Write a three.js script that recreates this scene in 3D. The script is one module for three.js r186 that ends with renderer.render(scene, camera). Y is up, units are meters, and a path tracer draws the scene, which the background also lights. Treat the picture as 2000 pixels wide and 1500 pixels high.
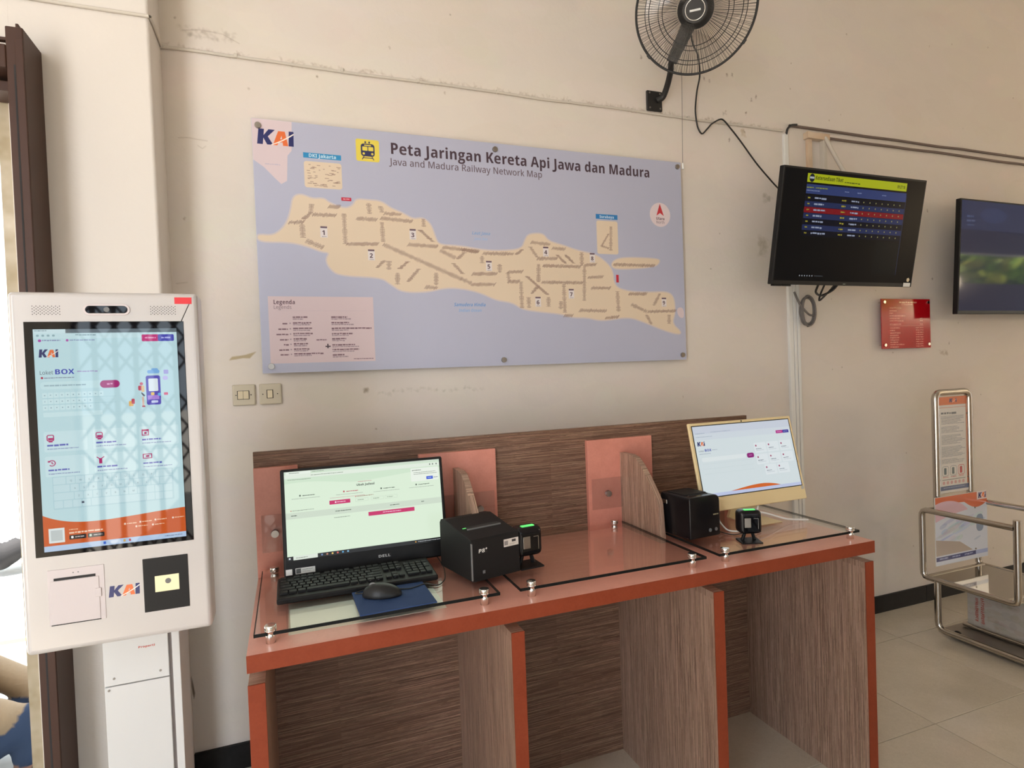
import * as THREE from 'three';
import { RoundedBoxGeometry } from 'three/addons/geometries/RoundedBoxGeometry.js';
import { mergeGeometries, mergeVertices } from 'three/addons/utils/BufferGeometryUtils.js';
import { MarchingCubes } from 'three/addons/objects/MarchingCubes.js';
import { RectAreaLightUniformsLib } from 'three/addons/lights/RectAreaLightUniformsLib.js';

// ---------------------------------------------------------------- camera, sky, sun, exposure
RectAreaLightUniformsLib.init();
const scene = new THREE.Scene();
const camera = new THREE.PerspectiveCamera(65.464, 4 / 3, 0.05, 200);
camera.position.set(0.6846, 1.518, 2.5704);
camera.rotation.order = 'YXZ';
camera.rotation.set(-0.0203, -0.3573, -0.0371);
camera.updateMatrixWorld();

const EXPOSURE = 3.35;
scene.background = new THREE.Color().setRGB(0.74, 0.87, 1.0);
const sun = new THREE.DirectionalLight(new THREE.Color().setRGB(1.0, 0.92, 0.82), 10);
sun.name = 'sun';
sun.position.set(2 - 0.5 * 18, 18, 2 + 0.42 * 18);
sun.target.position.set(2, 0, 2);
scene.add(sun, sun.target);
sun.castShadow = true;
sun.shadow.mapSize.set(4096, 4096);
Object.assign(sun.shadow.camera, { left: -18, right: 18, top: 18, bottom: -18, near: 1, far: 60 });

// daylight: area lamp added to strengthen the light from the tall doorway in the wall opposite the counter (same place and size as that opening)
const daylightBoost = new THREE.RectAreaLight(new THREE.Color().setRGB(0.9, 0.94, 1.0), 1.25, 1.35, 3.9);
daylightBoost.name = 'doorway_daylight_boost';
daylightBoost.position.set(-1.825, 1.95, 4.095);
daylightBoost.lookAt(-1.825, 1.95, 0);
scene.add(daylightBoost);

const renderer = new THREE.WebGLRenderer({ antialias: true });
renderer.toneMapping = THREE.LinearToneMapping;
renderer.toneMappingExposure = EXPOSURE;
renderer.shadowMap.enabled = true;

// ---------------------------------------------------------------- helpers
let seed = 20240;
const rnd = () => { seed = (seed * 1664525 + 1013904223) >>> 0; return seed / 4294967296; };
const rr = (a, b) => a + (b - a) * rnd();
const V = (x, y, z) => new THREE.Vector3(x, y, z);
const C = (r, g, b) => new THREE.Color().setRGB(r, g, b);
const taken = new Map();
function numbered(name) {
  const n = taken.get(name) ?? 0; taken.set(name, n + 1);
  return n ? name + '_' + String(n).padStart(3, '0') : name;
}
function thing(name, label, category, [x, y, z] = [0, 0, 0], turn = 0, group) {
  const o = new THREE.Group(); o.name = numbered(name); scene.add(o);
  o.position.set(x, y, z); o.rotation.y = turn;
  o.userData = { label, category };
  if (group) o.userData.group = group;
  return o;
}
function struct(name, label, category) {
  const o = new THREE.Group(); o.name = numbered(name); scene.add(o);
  o.userData = { label, category, kind: 'structure' };
  return o;
}
function part(name, g, m, parent, label) {
  const o = new THREE.Mesh(g, m); o.name = name; parent.add(o);
  if (label) o.userData.label = label;
  return o;
}
// uv in metres by the way each face points; grain 'y' runs the texture's u along height
function metre(g, grain) {
  if (g.index) g = g.toNonIndexed();
  const p = g.attributes.position, n = g.attributes.normal, uv = new Float32Array(p.count * 2);
  for (let i = 0; i < p.count; i++) {
    const ax = Math.abs(n.getX(i)), ay = Math.abs(n.getY(i)), az = Math.abs(n.getZ(i));
    let u, v;
    if (ay >= ax && ay >= az) { u = p.getX(i); v = p.getZ(i); } else if (ax >= az) { u = p.getZ(i); v = p.getY(i); } else { u = p.getX(i); v = p.getY(i); }
    if (grain === 'y' && ay < Math.max(ax, az)) [u, v] = [v, u];
    uv[2 * i] = u; uv[2 * i + 1] = v;
  }
  g.setAttribute('uv', new THREE.BufferAttribute(uv, 2));
  return g;
}
// box by its limits
function lim(x0, x1, y0, y1, z0, z1, r = 0, grain) {
  const w = x1 - x0, h = y1 - y0, d = z1 - z0;
  let g = r ? new RoundedBoxGeometry(w, h, d, 2, Math.min(r, w / 2.01, h / 2.01, d / 2.01)) : new THREE.BoxGeometry(w, h, d);
  g.translate((x0 + x1) / 2, (y0 + y1) / 2, (z0 + z1) / 2);
  return metre(g, grain);
}
const ctr = (w, h, d, x = 0, y = 0, z = 0, r = 0, grain) => lim(x - w / 2, x + w / 2, y - h / 2, y + h / 2, z - d / 2, z + d / 2, r, grain);
function cyl(r0, r1, a, b, seg = 20) {
  const d = new THREE.Vector3().subVectors(b, a), g = new THREE.CylinderGeometry(r1, r0, d.length(), seg);
  g.applyQuaternion(new THREE.Quaternion().setFromUnitVectors(V(0, 1, 0), d.clone().normalize()));
  g.translate((a.x + b.x) / 2, (a.y + b.y) / 2, (a.z + b.z) / 2);
  return g;
}
function merged(list) { return mergeGeometries(list.map((g) => { const h = g.index ? g.toNonIndexed() : g; for (const k of Object.keys(h.attributes)) if (!['position', 'normal', 'uv'].includes(k)) h.deleteAttribute(k); return h; })); }
function wire(pts, r, seg = 60, rad = 8) { return new THREE.TubeGeometry(new THREE.CatmullRomCurve3(pts, false, 'catmullrom', 0.4), seg, r, rad); }
function bentTube(pts, r, fillet = 0.04, rad = 10) {
  const path = new THREE.CurvePath(); let prev = pts[0].clone();
  for (let i = 1; i < pts.length - 1; i++) {
    const p = pts[i], a = p.clone().add(pts[i - 1].clone().sub(p).setLength(fillet)), b = p.clone().add(pts[i + 1].clone().sub(p).setLength(fillet));
    path.add(new THREE.LineCurve3(prev, a)); path.add(new THREE.QuadraticBezierCurve3(a, p, b)); prev = b;
  }
  path.add(new THREE.LineCurve3(prev, pts[pts.length - 1]));
  return new THREE.TubeGeometry(path, 26 * (pts.length - 1), r, rad);
}
function plane(w, h, x, y, z) { const g = new THREE.PlaneGeometry(w, h); g.translate(x, y, z); return g; }
function shapeFrom(pts) { const s = new THREE.Shape(); s.moveTo(pts[0][0], pts[0][1]); for (const p of pts.slice(1)) s.lineTo(p[0], p[1]); s.closePath(); return s; }
// profile given as [z, y] pushed out along x from x0 to x1
function prismX(pts, x0, x1, bevel = 0, grain) {
  const g = new THREE.ExtrudeGeometry(shapeFrom(pts.map(([z, y]) => [-z, y])), { depth: x1 - x0 - 2 * bevel, bevelEnabled: bevel > 0, bevelSize: bevel, bevelThickness: bevel, bevelOffset: -bevel, bevelSegments: 2, curveSegments: 4 });
  g.translate(0, 0, bevel); g.rotateY(Math.PI / 2); g.translate(x0, 0, 0);
  g.computeVertexNormals();
  return metre(g, grain);
}

// ---------------------------------------------------------------- textures
function canvas(w, h, draw, color = true) {
  const c = document.createElement('canvas'); c.width = w; c.height = h;
  draw(c.getContext('2d'), w, h);
  const t = new THREE.CanvasTexture(c);
  if (color) t.colorSpace = THREE.SRGBColorSpace;
  t.wrapS = t.wrapT = THREE.RepeatWrapping; t.anisotropy = 8;
  return t;
}
function repeated(t, u, v) { const c = t.clone(); c.repeat.set(u, v); c.needsUpdate = true; return c; }
// smooth value noise on a grid that wraps
function noiseGrid(n) { const a = new Float32Array(n * n); for (let i = 0; i < a.length; i++) a[i] = rnd(); return (x, y) => { const x0 = Math.floor(x), y0 = Math.floor(y), s = (t) => t * t * (3 - 2 * t), fx = s(x - x0), fy = s(y - y0), m = (q) => ((q % n) + n) % n, at = (i, j) => a[m(j) * n + m(i)]; return (at(x0, y0) * (1 - fx) + at(x0 + 1, y0) * fx) * (1 - fy) + (at(x0, y0 + 1) * (1 - fx) + at(x0 + 1, y0 + 1) * fx) * fy; }; }
function noiseTexture(n, octaves, lo, hi, srgb) {
  const data = new Uint8Array(n * n * 4), layers = octaves.map(([f, w]) => [noiseGrid(f), f, w]), total = octaves.reduce((s, o) => s + o[1], 0);
  for (let y = 0; y < n; y++) for (let x = 0; x < n; x++) {
    let s = 0; for (const [g, f, w] of layers) s += g(x * f / n, y * f / n) * w;
    s /= total;
    for (let k = 0; k < 3; k++) data[4 * (y * n + x) + k] = Math.round(Array.isArray(lo) ? lo[k] + (hi[k] - lo[k]) * s : lo + (hi - lo) * s);
    data[4 * (y * n + x) + 3] = 255;
  }
  const t = new THREE.DataTexture(data, n, n); t.magFilter = THREE.LinearFilter; t.minFilter = THREE.LinearMipmapLinearFilter; t.generateMipmaps = true;
  t.wrapS = t.wrapT = THREE.RepeatWrapping; if (srgb) t.colorSpace = THREE.SRGBColorSpace; t.needsUpdate = true;
  return t;
}
const grainBump = noiseTexture(256, [[256, 1], [64, 1.2], [16, 1]], 60, 200);
const plasterBump = repeated(grainBump, 1.4, 1.4);
const laminate = (ground) => canvas(1024, 1024, (x, w, h) => {
  x.fillStyle = ground; x.fillRect(0, 0, w, h);
  for (let i = 0; i < 7000; i++) {
    const y = rnd() * h, x0 = rnd() * w - 100, l = rr(20, 330), light = rnd();
    x.fillStyle = light > 0.62 ? `rgba(${206 + rr(-14, 14) | 0},${172 + rr(-10, 10) | 0},${146},${rr(0.08, 0.42)})` : `rgba(${70 + rr(-12, 12) | 0},${46},${34},${rr(0.08, 0.34)})`;
    x.fillRect(x0, y, l, rr(1, 3.2)); if (x0 + l > w) x.fillRect(x0 - w, y, l, 1.5);
  }
});
const woodTex = laminate('rgb(114,83,65)'), litPaleWoodTex = laminate('rgb(180,150,132)');  // second ground is lightened to carry light on the left-facing panels
for (const t of [woodTex, litPaleWoodTex]) t.repeat.set(1 / 0.8, 1 / 0.55);
const orangeTex = noiseTexture(256, [[128, 1], [24, 1], [6, 1]], [132, 55, 30], [146, 66, 40], true);
const tileTex = noiseTexture(512, [[256, 1.2], [64, 0.6], [9, 1.2], [4, 1]], [196, 186, 168], [222, 212, 196], true);

function kaiLogo(x, X, Y, w, h) {
  x.save(); x.translate(X, Y); x.scale(w, h);
  const poly = (c, p) => { x.fillStyle = c; x.beginPath(); p.forEach(([a, b], i) => (i ? x.lineTo(a, b) : x.moveTo(a, b))); x.closePath(); x.fill(); };
  const navy = '#262c66', orange = '#e8713a';
  poly(navy, [[0, 1], [0.05, 0], [0.2, 0], [0.15, 1]]);
  poly(navy, [[0.13, 0.56], [0.32, 0], [0.49, 0], [0.27, 0.52]]);
  poly(navy, [[0.15, 0.48], [0.28, 0.42], [0.43, 1], [0.27, 1]]);
  poly(orange, [[0.42, 1], [0.58, 0.06], [0.76, 0.06], [0.84, 1], [0.7, 1], [0.67, 0.34], [0.54, 1]]);
  poly(orange, [[0.5, 0.62], [0.72, 0.56], [0.74, 0.76], [0.48, 0.84]]);
  poly(navy, [[0.85, 1], [0.87, 0.02], [1.0, 0.02], [0.99, 1]]);
  x.strokeStyle = '#fff1e8'; x.lineWidth = 0.05; x.beginPath(); x.moveTo(0.38, 1); x.quadraticCurveTo(0.7, 0.7, 1.0, 0.18); x.stroke();
  x.restore();
}
function rule(x, X, Y, w, h, c) { x.fillStyle = c; x.fillRect(X, Y, w, h); }
// print too small to read: short bars with letter-like gaps
function small(x, X, Y, w, h, c) { x.fillStyle = c; let p = X; while (p < X + w) { const l = Math.min(rr(h * 0.6, h * 3.4), X + w - p); x.fillRect(p, Y + rr(0, h * 0.15), l, h * rr(0.72, 1)); p += l + h * 0.35; } }
// stencil strokes that look like letters but are too worn to read
function glyphs(x, X, Y, w, h, c) { x.fillStyle = c; for (let p = X; p < X + w - h * 0.5; p += h * 0.72) { const t = h * 0.2; x.fillRect(p, Y, t, h); if (rnd() > 0.3) x.fillRect(p, Y + h * (rnd() > 0.5 ? 0 : 0.4), h * 0.5, t); if (rnd() > 0.4) x.fillRect(p + h * 0.34, Y, t, h * rr(0.5, 1)); if (rnd() > 0.6) x.fillRect(p, Y + h - t, h * 0.5, t); } }
function text(x, s, X, Y, size, c, weight = 'bold', width) {
  x.font = `${weight} ${size}px sans-serif`; x.fillStyle = c; x.textBaseline = 'alphabetic';
  if (width) { x.save(); x.translate(X, Y); x.scale(width / x.measureText(s).width, 1); x.fillText(s, 0, 0); x.restore(); } else x.fillText(s, X, Y);
}
function pill(x, X, Y, w, h, r, c) { x.fillStyle = c; x.beginPath(); x.roundRect(X, Y, w, h, r); x.fill(); }

// ---------------------------------------------------------------- materials
const M = {};
const std = (o) => new THREE.MeshStandardMaterial(o), phy = (o) => new THREE.MeshPhysicalMaterial(o);
M.wall = std({ color: C(0.765, 0.705, 0.645), roughness: 0.75, bumpMap: plasterBump, bumpScale: 0.0012 });
M.ceiling = std({ color: C(0.8, 0.78, 0.73), roughness: 0.9 });
M.outwall = std({ color: C(0.8, 0.8, 0.78), roughness: 0.9 });
M.plaster = std({ map: noiseTexture(256, [[64, 1], [20, 1.4], [7, 2]], [166, 150, 120], [224, 214, 198], true), roughness: 0.9 });
M.tile = phy({ map: repeated(tileTex, 1 / 0.9, 1 / 0.9), roughness: 0.2, clearcoat: 0.35, clearcoatRoughness: 0.08 });
M.grout = std({ color: C(0.3, 0.26, 0.21), roughness: 0.95 });
M.black = std({ color: C(0.018, 0.017, 0.017), roughness: 0.45 });
M.baseboard = phy({ map: noiseTexture(256, [[128, 1], [40, 1], [10, 1]], [14, 14, 15], [36, 34, 34], true), roughness: 0.5, specularIntensity: 0.5 });
M.wood = std({ map: woodTex, bumpMap: woodTex, bumpScale: 0.0006, roughness: 0.55 });
M.litPaleWood = std({ map: litPaleWoodTex, bumpMap: litPaleWoodTex, bumpScale: 0.0006, roughness: 0.42 });  // paler copy of the wood; light from the left is put into its colour
M.orange = phy({ map: repeated(orangeTex, 2, 2), roughness: 0.55, specularIntensity: 0.5 });
M.salmon = phy({ map: repeated(noiseTexture(256, [[128, 1], [24, 1], [6, 1]], [208, 134, 117], [224, 150, 132], true), 2, 2), roughness: 0.34, clearcoat: 0.2, clearcoatRoughness: 0.25 });
M.worktop = phy({ map: repeated(noiseTexture(256, [[128, 1], [24, 1], [6, 1]], [220, 156, 140], [234, 170, 154], true), 2, 2), roughness: 0.3, clearcoat: 0.4, clearcoatRoughness: 0.2 });  // lighter copy of the upright salmon; overhead light is put into its colour
M.glass = phy({ color: C(0.97, 0.965, 0.955), transmission: 1, thickness: 0, roughness: 0.02, ior: 1.5 });
M.acrylic = phy({ color: C(0.93, 0.93, 0.93), transmission: 1, thickness: 0, roughness: 0.03, ior: 1.49 });
M.glassEdge = phy({ color: C(0.006, 0.008, 0.008), roughness: 0.5, specularIntensity: 0.4 });
M.chrome = std({ color: C(0.78, 0.76, 0.72), metalness: 1, roughness: 0.16 });
M.steel = std({ color: C(0.55, 0.51, 0.46), metalness: 1, roughness: 0.17 });
M.knobSteel = std({ color: C(0.4, 0.37, 0.34), metalness: 1, roughness: 0.3 });
M.dullSteel = std({ color: C(0.33, 0.3, 0.27), metalness: 0.8, roughness: 0.4, bumpMap: grainBump, bumpScale: 0.0004 });
M.brownPaint = phy({ color: C(0.062, 0.028, 0.018), roughness: 0.5, specularIntensity: 0.6 });
M.kioskWhite = phy({ color: C(0.55, 0.515, 0.5), roughness: 0.28, clearcoat: 0.6, clearcoatRoughness: 0.12 });
M.kioskPlain = std({ color: C(0.7, 0.695, 0.685), roughness: 0.5 });
M.kioskDoor = std({ color: C(0.62, 0.55, 0.55), roughness: 0.5 });
M.darkGlass = phy({ color: C(0.004, 0.004, 0.005), roughness: 0.03 });
M.blackPlastic = phy({ color: C(0.011, 0.0105, 0.011), roughness: 0.45, specularIntensity: 0.5 });
M.printerBlack = phy({ color: C(0.012, 0.011, 0.011), roughness: 0.6, specularIntensity: 0.45, bumpMap: repeated(grainBump, 8, 8), bumpScale: 0.0001 });
M.glossBlack = phy({ color: C(0.008, 0.007, 0.008), roughness: 0.25, specularIntensity: 0.6 });
M.greyPlastic = std({ color: C(0.16, 0.16, 0.16), roughness: 0.4 });
M.whitePlastic = std({ color: C(0.8, 0.79, 0.76), roughness: 0.45 });
M.agedPlastic = std({ color: C(0.62, 0.55, 0.42), roughness: 0.45 });
M.agedButton = std({ color: C(0.72, 0.62, 0.43), roughness: 0.4 });
M.gold = phy({ color: C(0.82, 0.66, 0.37), roughness: 0.35, clearcoat: 0.2 });
M.padBlue = std({ color: C(0.018, 0.05, 0.15), roughness: 0.85, bumpMap: repeated(grainBump, 20, 20), bumpScale: 0.0003 });
M.paper = std({ color: C(0.78, 0.73, 0.6), roughness: 0.8 });
M.white = std({ color: C(0.85, 0.85, 0.83), roughness: 0.6 });
M.red = std({ color: C(0.72, 0.03, 0.04), roughness: 0.5 });
M.rustPaint = std({ map: noiseTexture(128, [[24, 1], [8, 2]], [200, 166, 132], [232, 216, 196], true), roughness: 0.7 });
M.cableWhite = std({ color: C(0.66, 0.6, 0.52), roughness: 0.6 });
M.cableBrown = std({ color: C(0.17, 0.12, 0.1), roughness: 0.6 });
M.cableGrey = std({ color: C(0.17, 0.15, 0.14), roughness: 0.6 });
M.smoky = phy({ color: C(0.86, 0.83, 0.8), transmission: 0.93, thickness: 0, roughness: 0.12 });
M.hole = std({ color: C(0.03, 0.028, 0.028), roughness: 0.9 });
const glowing = (c, k) => std({ color: 0x000000, emissive: c, emissiveIntensity: k / EXPOSURE, roughness: 0.4 });
M.green = glowing(C(0.16, 1, 0.22), 1.0);
M.warmGlow = glowing(C(1, 0.86, 0.5), 1.1);
function screenMaterial(t, k, rough = 0.08, spec = 0.6) { return phy({ color: C(0.008, 0.008, 0.009), emissive: 0xffffff, emissiveMap: t, emissiveIntensity: k / EXPOSURE, roughness: rough, specularIntensity: spec }); }
function printed(t, rough = 0.5, extra = {}) { return phy({ map: t, roughness: rough, ...extra }); }

// ---------------------------------------------------------------- the room
const XL = -3.4, XR = 14, ZB = 4.1, HC = 4.4, T = 0.18;
const PX = 0.286, PZ = 0.2, JX = -0.155;          // pier: right face, front face, door jamb
{
  // wall behind the counter, with its stains
  const x1 = 6.4;
  const wallTex = canvas(2048, 1474, (x, w, h) => {
    x.fillStyle = 'rgb(227,217,207)'; x.fillRect(0, 0, w, h);
    const s = w / (x1 - PX), U = (a) => (a - PX) * s, W = (b) => h - b * s;
    for (let i = 0; i < 2600; i++) { const r = rr(2, 34); x.fillStyle = rnd() > 0.5 ? `rgba(240,233,219,${rr(0.02, 0.06)})` : `rgba(206,196,180,${rr(0.02, 0.05)})`; x.beginPath(); x.ellipse(rnd() * w, rnd() * h, r * rr(1, 3), r, rr(-0.4, 0.4), 0, 7); x.fill(); }
    const blot = (a, b, rw, rh, c, n = 14) => { for (let i = 0; i < n; i++) { x.fillStyle = c; x.beginPath(); x.ellipse(U(a + rr(-rw, rw)), W(b + rr(-rh, rh)), s * rr(0.2, 0.7) * rw + 0.6, s * rr(0.2, 0.7) * rh + 0.6, rr(0, 3), 0, 7); x.fill(); } };
    // torn paint beside the map board
    x.fillStyle = 'rgb(190,172,138)'; x.beginPath();
    [[0.47, 1.604], [0.482, 1.618], [0.506, 1.62], [0.53, 1.624], [0.57, 1.636], [0.556, 1.622], [0.545, 1.61], [0.52, 1.611], [0.495, 1.607]].forEach(([a, b], i) => (i ? x.lineTo(U(a), W(b)) : x.moveTo(U(a), W(b)))); x.fill();
    blot(0.988, 1.464, 0.009, 0.008, 'rgba(150,134,112,0.25)');
    for (let i = 0; i < 16; i++) blot(1.05 + i * 0.03, 1.456 + rr(-0.012, 0.006), 0.012, 0.005, 'rgba(178,170,156,0.13)', 5);
    for (const [a, b, q] of [[2.397, 3.059, 0.5], [2.773, 3.006, 0.4], [2.805, 2.998, 0.35], [2.922, 3.046, 0.5], [2.956, 3.05, 0.55], [3.078, 2.933, 0.5], [3.113, 2.951, 0.5], [2.905, 2.845, 0.3], [3.041, 2.855, 0.5], [2.926, 2.705, 0.55], [3.02, 2.76, 0.25], [2.891, 2.838, 0.25], [4.43, 2.42, 0.5], [4.46, 2.0, 0.4], [4.6, 1.6, 0.3]]) blot(a, b, 0.004, 0.009, `rgba(92,72,60,${q * 0.28})`, 7);
    blot(3.13, 2.15, 0.022, 0.05, 'rgba(150,134,116,0.08)', 26); blot(3.17, 2.41, 0.025, 0.02, 'rgba(140,128,112,0.1)', 14);
    blot(4.55, 1.54, 0.03, 0.012, 'rgba(186,172,152,0.25)', 14); blot(3.02, 2.75, 0.014, 0.018, 'rgba(190,168,140,0.2)', 12);
    // hairline cracks and trowel marks left of the board and under the ledge
    x.strokeStyle = 'rgba(128,112,94,0.28)'; x.lineWidth = 1.0;
    for (const l of [[[0.33, 2.452], [0.365, 2.456], [0.4, 2.452], [0.431, 2.45]], [[0.395, 2.43], [0.412, 2.419], [0.425, 2.43]], [[0.36, 2.86], [0.42, 2.872], [0.5, 2.868], [0.56, 2.84]], [[0.3, 1.9], [0.34, 1.905]]]) { x.beginPath(); l.forEach(([a, b], i) => (i ? x.lineTo(U(a), W(b)) : x.moveTo(U(a), W(b)))); x.stroke(); }
    for (let i = 0; i < 40; i++) blot(rr(0.33, 0.55), 2.862 + rr(-0.02, 0.02), 0.012, 0.006, 'rgba(150,138,118,0.07)', 4); for (let i = 0; i < 150; i++) blot(rr(0.3, 3.3), 2.797 + rr(-0.01, 0.006), 0.02, 0.004, 'rgba(140,120,98,0.1)', 3);
    for (let i = 0; i < 90; i++) blot(rr(0.3, 6.2), rr(0.1, 3.6), 0.003, 0.004, `rgba(130,112,92,${rr(0.1, 0.32)})`, 3);
    // flaked plaster low down behind the desk
    x.fillStyle = 'rgba(98,80,64,0.85)'; x.beginPath(); [[0.287, 0.40], [0.292, 0.37], [0.297, 0.33], [0.294, 0.305], [0.29, 0.33], [0.288, 0.36]].forEach(([a, b], i) => (i ? x.lineTo(U(a), W(b)) : x.moveTo(U(a), W(b)))); x.fill();
  });
  wallTex.wrapS = wallTex.wrapT = THREE.ClampToEdgeWrapping;
  const wb = struct('wall_back', 'cream painted plaster wall behind the counter and map board', 'wall');
  const g = new THREE.BoxGeometry(x1 - PX, HC, T); g.translate((x1 + PX) / 2, HC / 2, -T / 2);
  const uv = g.attributes.uv, p = g.attributes.position;
  for (let i = 0; i < p.count; i++) uv.setXY(i, (p.getX(i) - PX) / (x1 - PX), p.getY(i) / HC);
  const stained = M.wall.clone(); stained.color.set(0xffffff); stained.map = wallTex; stained.bumpMap = repeated(grainBump, 7, 4.5);
  part('plaster', g, stained, wb);
  part('plaster', lim(x1, XR, 0, HC, -T, 0), M.wall, wb);

  // pier between the doorway and the wall
  const pier = struct('pillar', 'cream plaster pier between the doorway and the map wall', 'pillar');
  part('plaster', lim(JX + 0.03, PX, 0, HC, -T, PZ, 0.012), M.wall, pier);
  part('jamb', lim(JX, JX + 0.04, 0, HC, -T, 0.19), M.plaster, pier, 'peeling ochre plaster edge of the doorway');
  const wl = struct('wall_left', 'plaster wall to the left of the doorway', 'wall');
  part('plaster', lim(XL - T, XL, -0.3, HC, -T, ZB + T), M.wall, wl);
  part('plaster', lim(XL, -2.3, 0, HC, -T, PZ), M.wall, wl);
  const header = struct('wall_header', 'plaster above the open doorway', 'wall');
  part('plaster', lim(-2.3, JX, 2.475, 2.58, -T, 0.19), M.plaster, header);
  part('plaster', lim(-2.3, JX + 0.045, 2.58, HC, -T, PZ + 0.0004), M.wall, header);
  const wr = struct('wall_right', 'far side wall of the waiting hall', 'wall');
  part('plaster', lim(XR, XR + T, 0, HC, -T, 1.4), M.wall, wr); part('plaster', lim(XR, XR + T, 0, HC, 3.3, ZB + T), M.wall, wr); part('plaster', lim(XR, XR + T, 2.5, HC, 1.4, 3.3), M.wall, wr);
  // wall opposite, three openings to the yard
  const openings = [[-2.5, -1.15, 3.9], [-0.7, 2.4, 2.35], [9.0, 13.2, 2.7]];
  part('plaster', lim(9.0, 13.2, 0, 2.24, ZB, ZB + T), M.wall, struct('wall_front', 'plaster below the long high window opposite the counter', 'wall'));
  let x = XL;
  for (const [a, b, top] of openings) { part('plaster', lim(x, a, 0, HC, ZB, ZB + T), M.wall, struct('wall_front', 'plaster pier opposite the counter beside an opening to the yard', 'wall')); part('plaster', lim(a, b, top, HC, ZB, ZB + T), M.wall, struct('wall_front', 'plaster above an opening to the yard opposite the counter', 'wall')); x = b; }
  part('plaster', lim(x, XR, 0, HC, ZB, ZB + T), M.wall, struct('wall_front', 'plaster wall at the far end opposite the counter', 'wall'));
  const ceil = struct('ceiling', 'pale flat ceiling of the hall', 'ceiling');
  part('board', lim(XL - T, XR + T, HC, HC + 0.2, -T, ZB + T), M.ceiling, ceil);
  const base = struct('baseboard_back', 'black glossy tile skirting along the map wall', 'skirting');
  let bx0 = PX;
  for (const bx1 of [0.727, 1.327, 1.927, 2.527, 3.127, 3.727, 4.327, 4.927, 5.527, 6.4]) { part('tile', lim(bx0 + 0.001, bx1 - 0.001, 0, 0.1, 0, 0.012, 0.002), M.baseboard, base); bx0 = bx1; }

  // floor of large cream tiles
  const fl = struct('floor', 'floor of large polished cream ceramic tiles', 'floor');
  part('mortar_bed', lim(XL, XR, -0.1, -0.0035, -T, ZB + T), M.grout, fl);
  const S = 0.6, ox = 3.127, oz = 0.278, gap = 0.0015;
  const variants = [0.97, 1, 1.03].map((k) => { const m = M.tile.clone(); m.color.setRGB(k * 0.98, k * 0.98, k * 0.98); return m; });
  const full = lim(gap, S - gap, -0.012, 0, gap, S - gap, 0.002), first = lim(gap, S - gap, -0.012, 0, 0.002, oz - gap, 0.002);
  for (let i = -11; i <= 18; i++) for (let j = -1; j < 7; j++) {
    const x0 = ox + i * S; if (x0 < XL - 0.6 || x0 + S > XR + 0.5) continue;
    const t = part('tile', j < 0 ? first : full, variants[Math.floor(rnd() * 3)], fl);
    t.position.set(x0, 0, j < 0 ? 0 : oz + j * S);
  }
}
{
  // steel folding-gate frame around the doorway
  const d = struct('door_1', 'brown painted steel frame of the doorway with a gate channel', 'door frame');
  part('post', lim(-0.07, -0.025, 0, 2.615, PZ, 0.35, 0.004), M.brownPaint, d);
  part('channel', lim(-0.052, -0.046, 0, 2.5, 0.3495, 0.3505), M.hole, d);
  part('channel_lip', lim(-0.046, -0.025, 0, 2.58, 0.35, 0.355, 0.002), M.brownPaint, d);
  part('lintel', lim(-2.3, -0.07, 2.49, 2.56, 0.19, 0.35, 0.004), M.brownPaint, d);
  part('rail', lim(-2.3, -0.07, 2.44, 2.47, 0.2, 0.3, 0.003), M.brownPaint, d);
  part('bolt', lim(-0.098, -0.07, 2.58, 2.59, 0.31, 0.33, 0.002), M.brownPaint, d);
  part('bolt', lim(-0.05, -0.042, 2.61, 2.635, 0.3, 0.33, 0.002), M.brownPaint, d);
}
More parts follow.
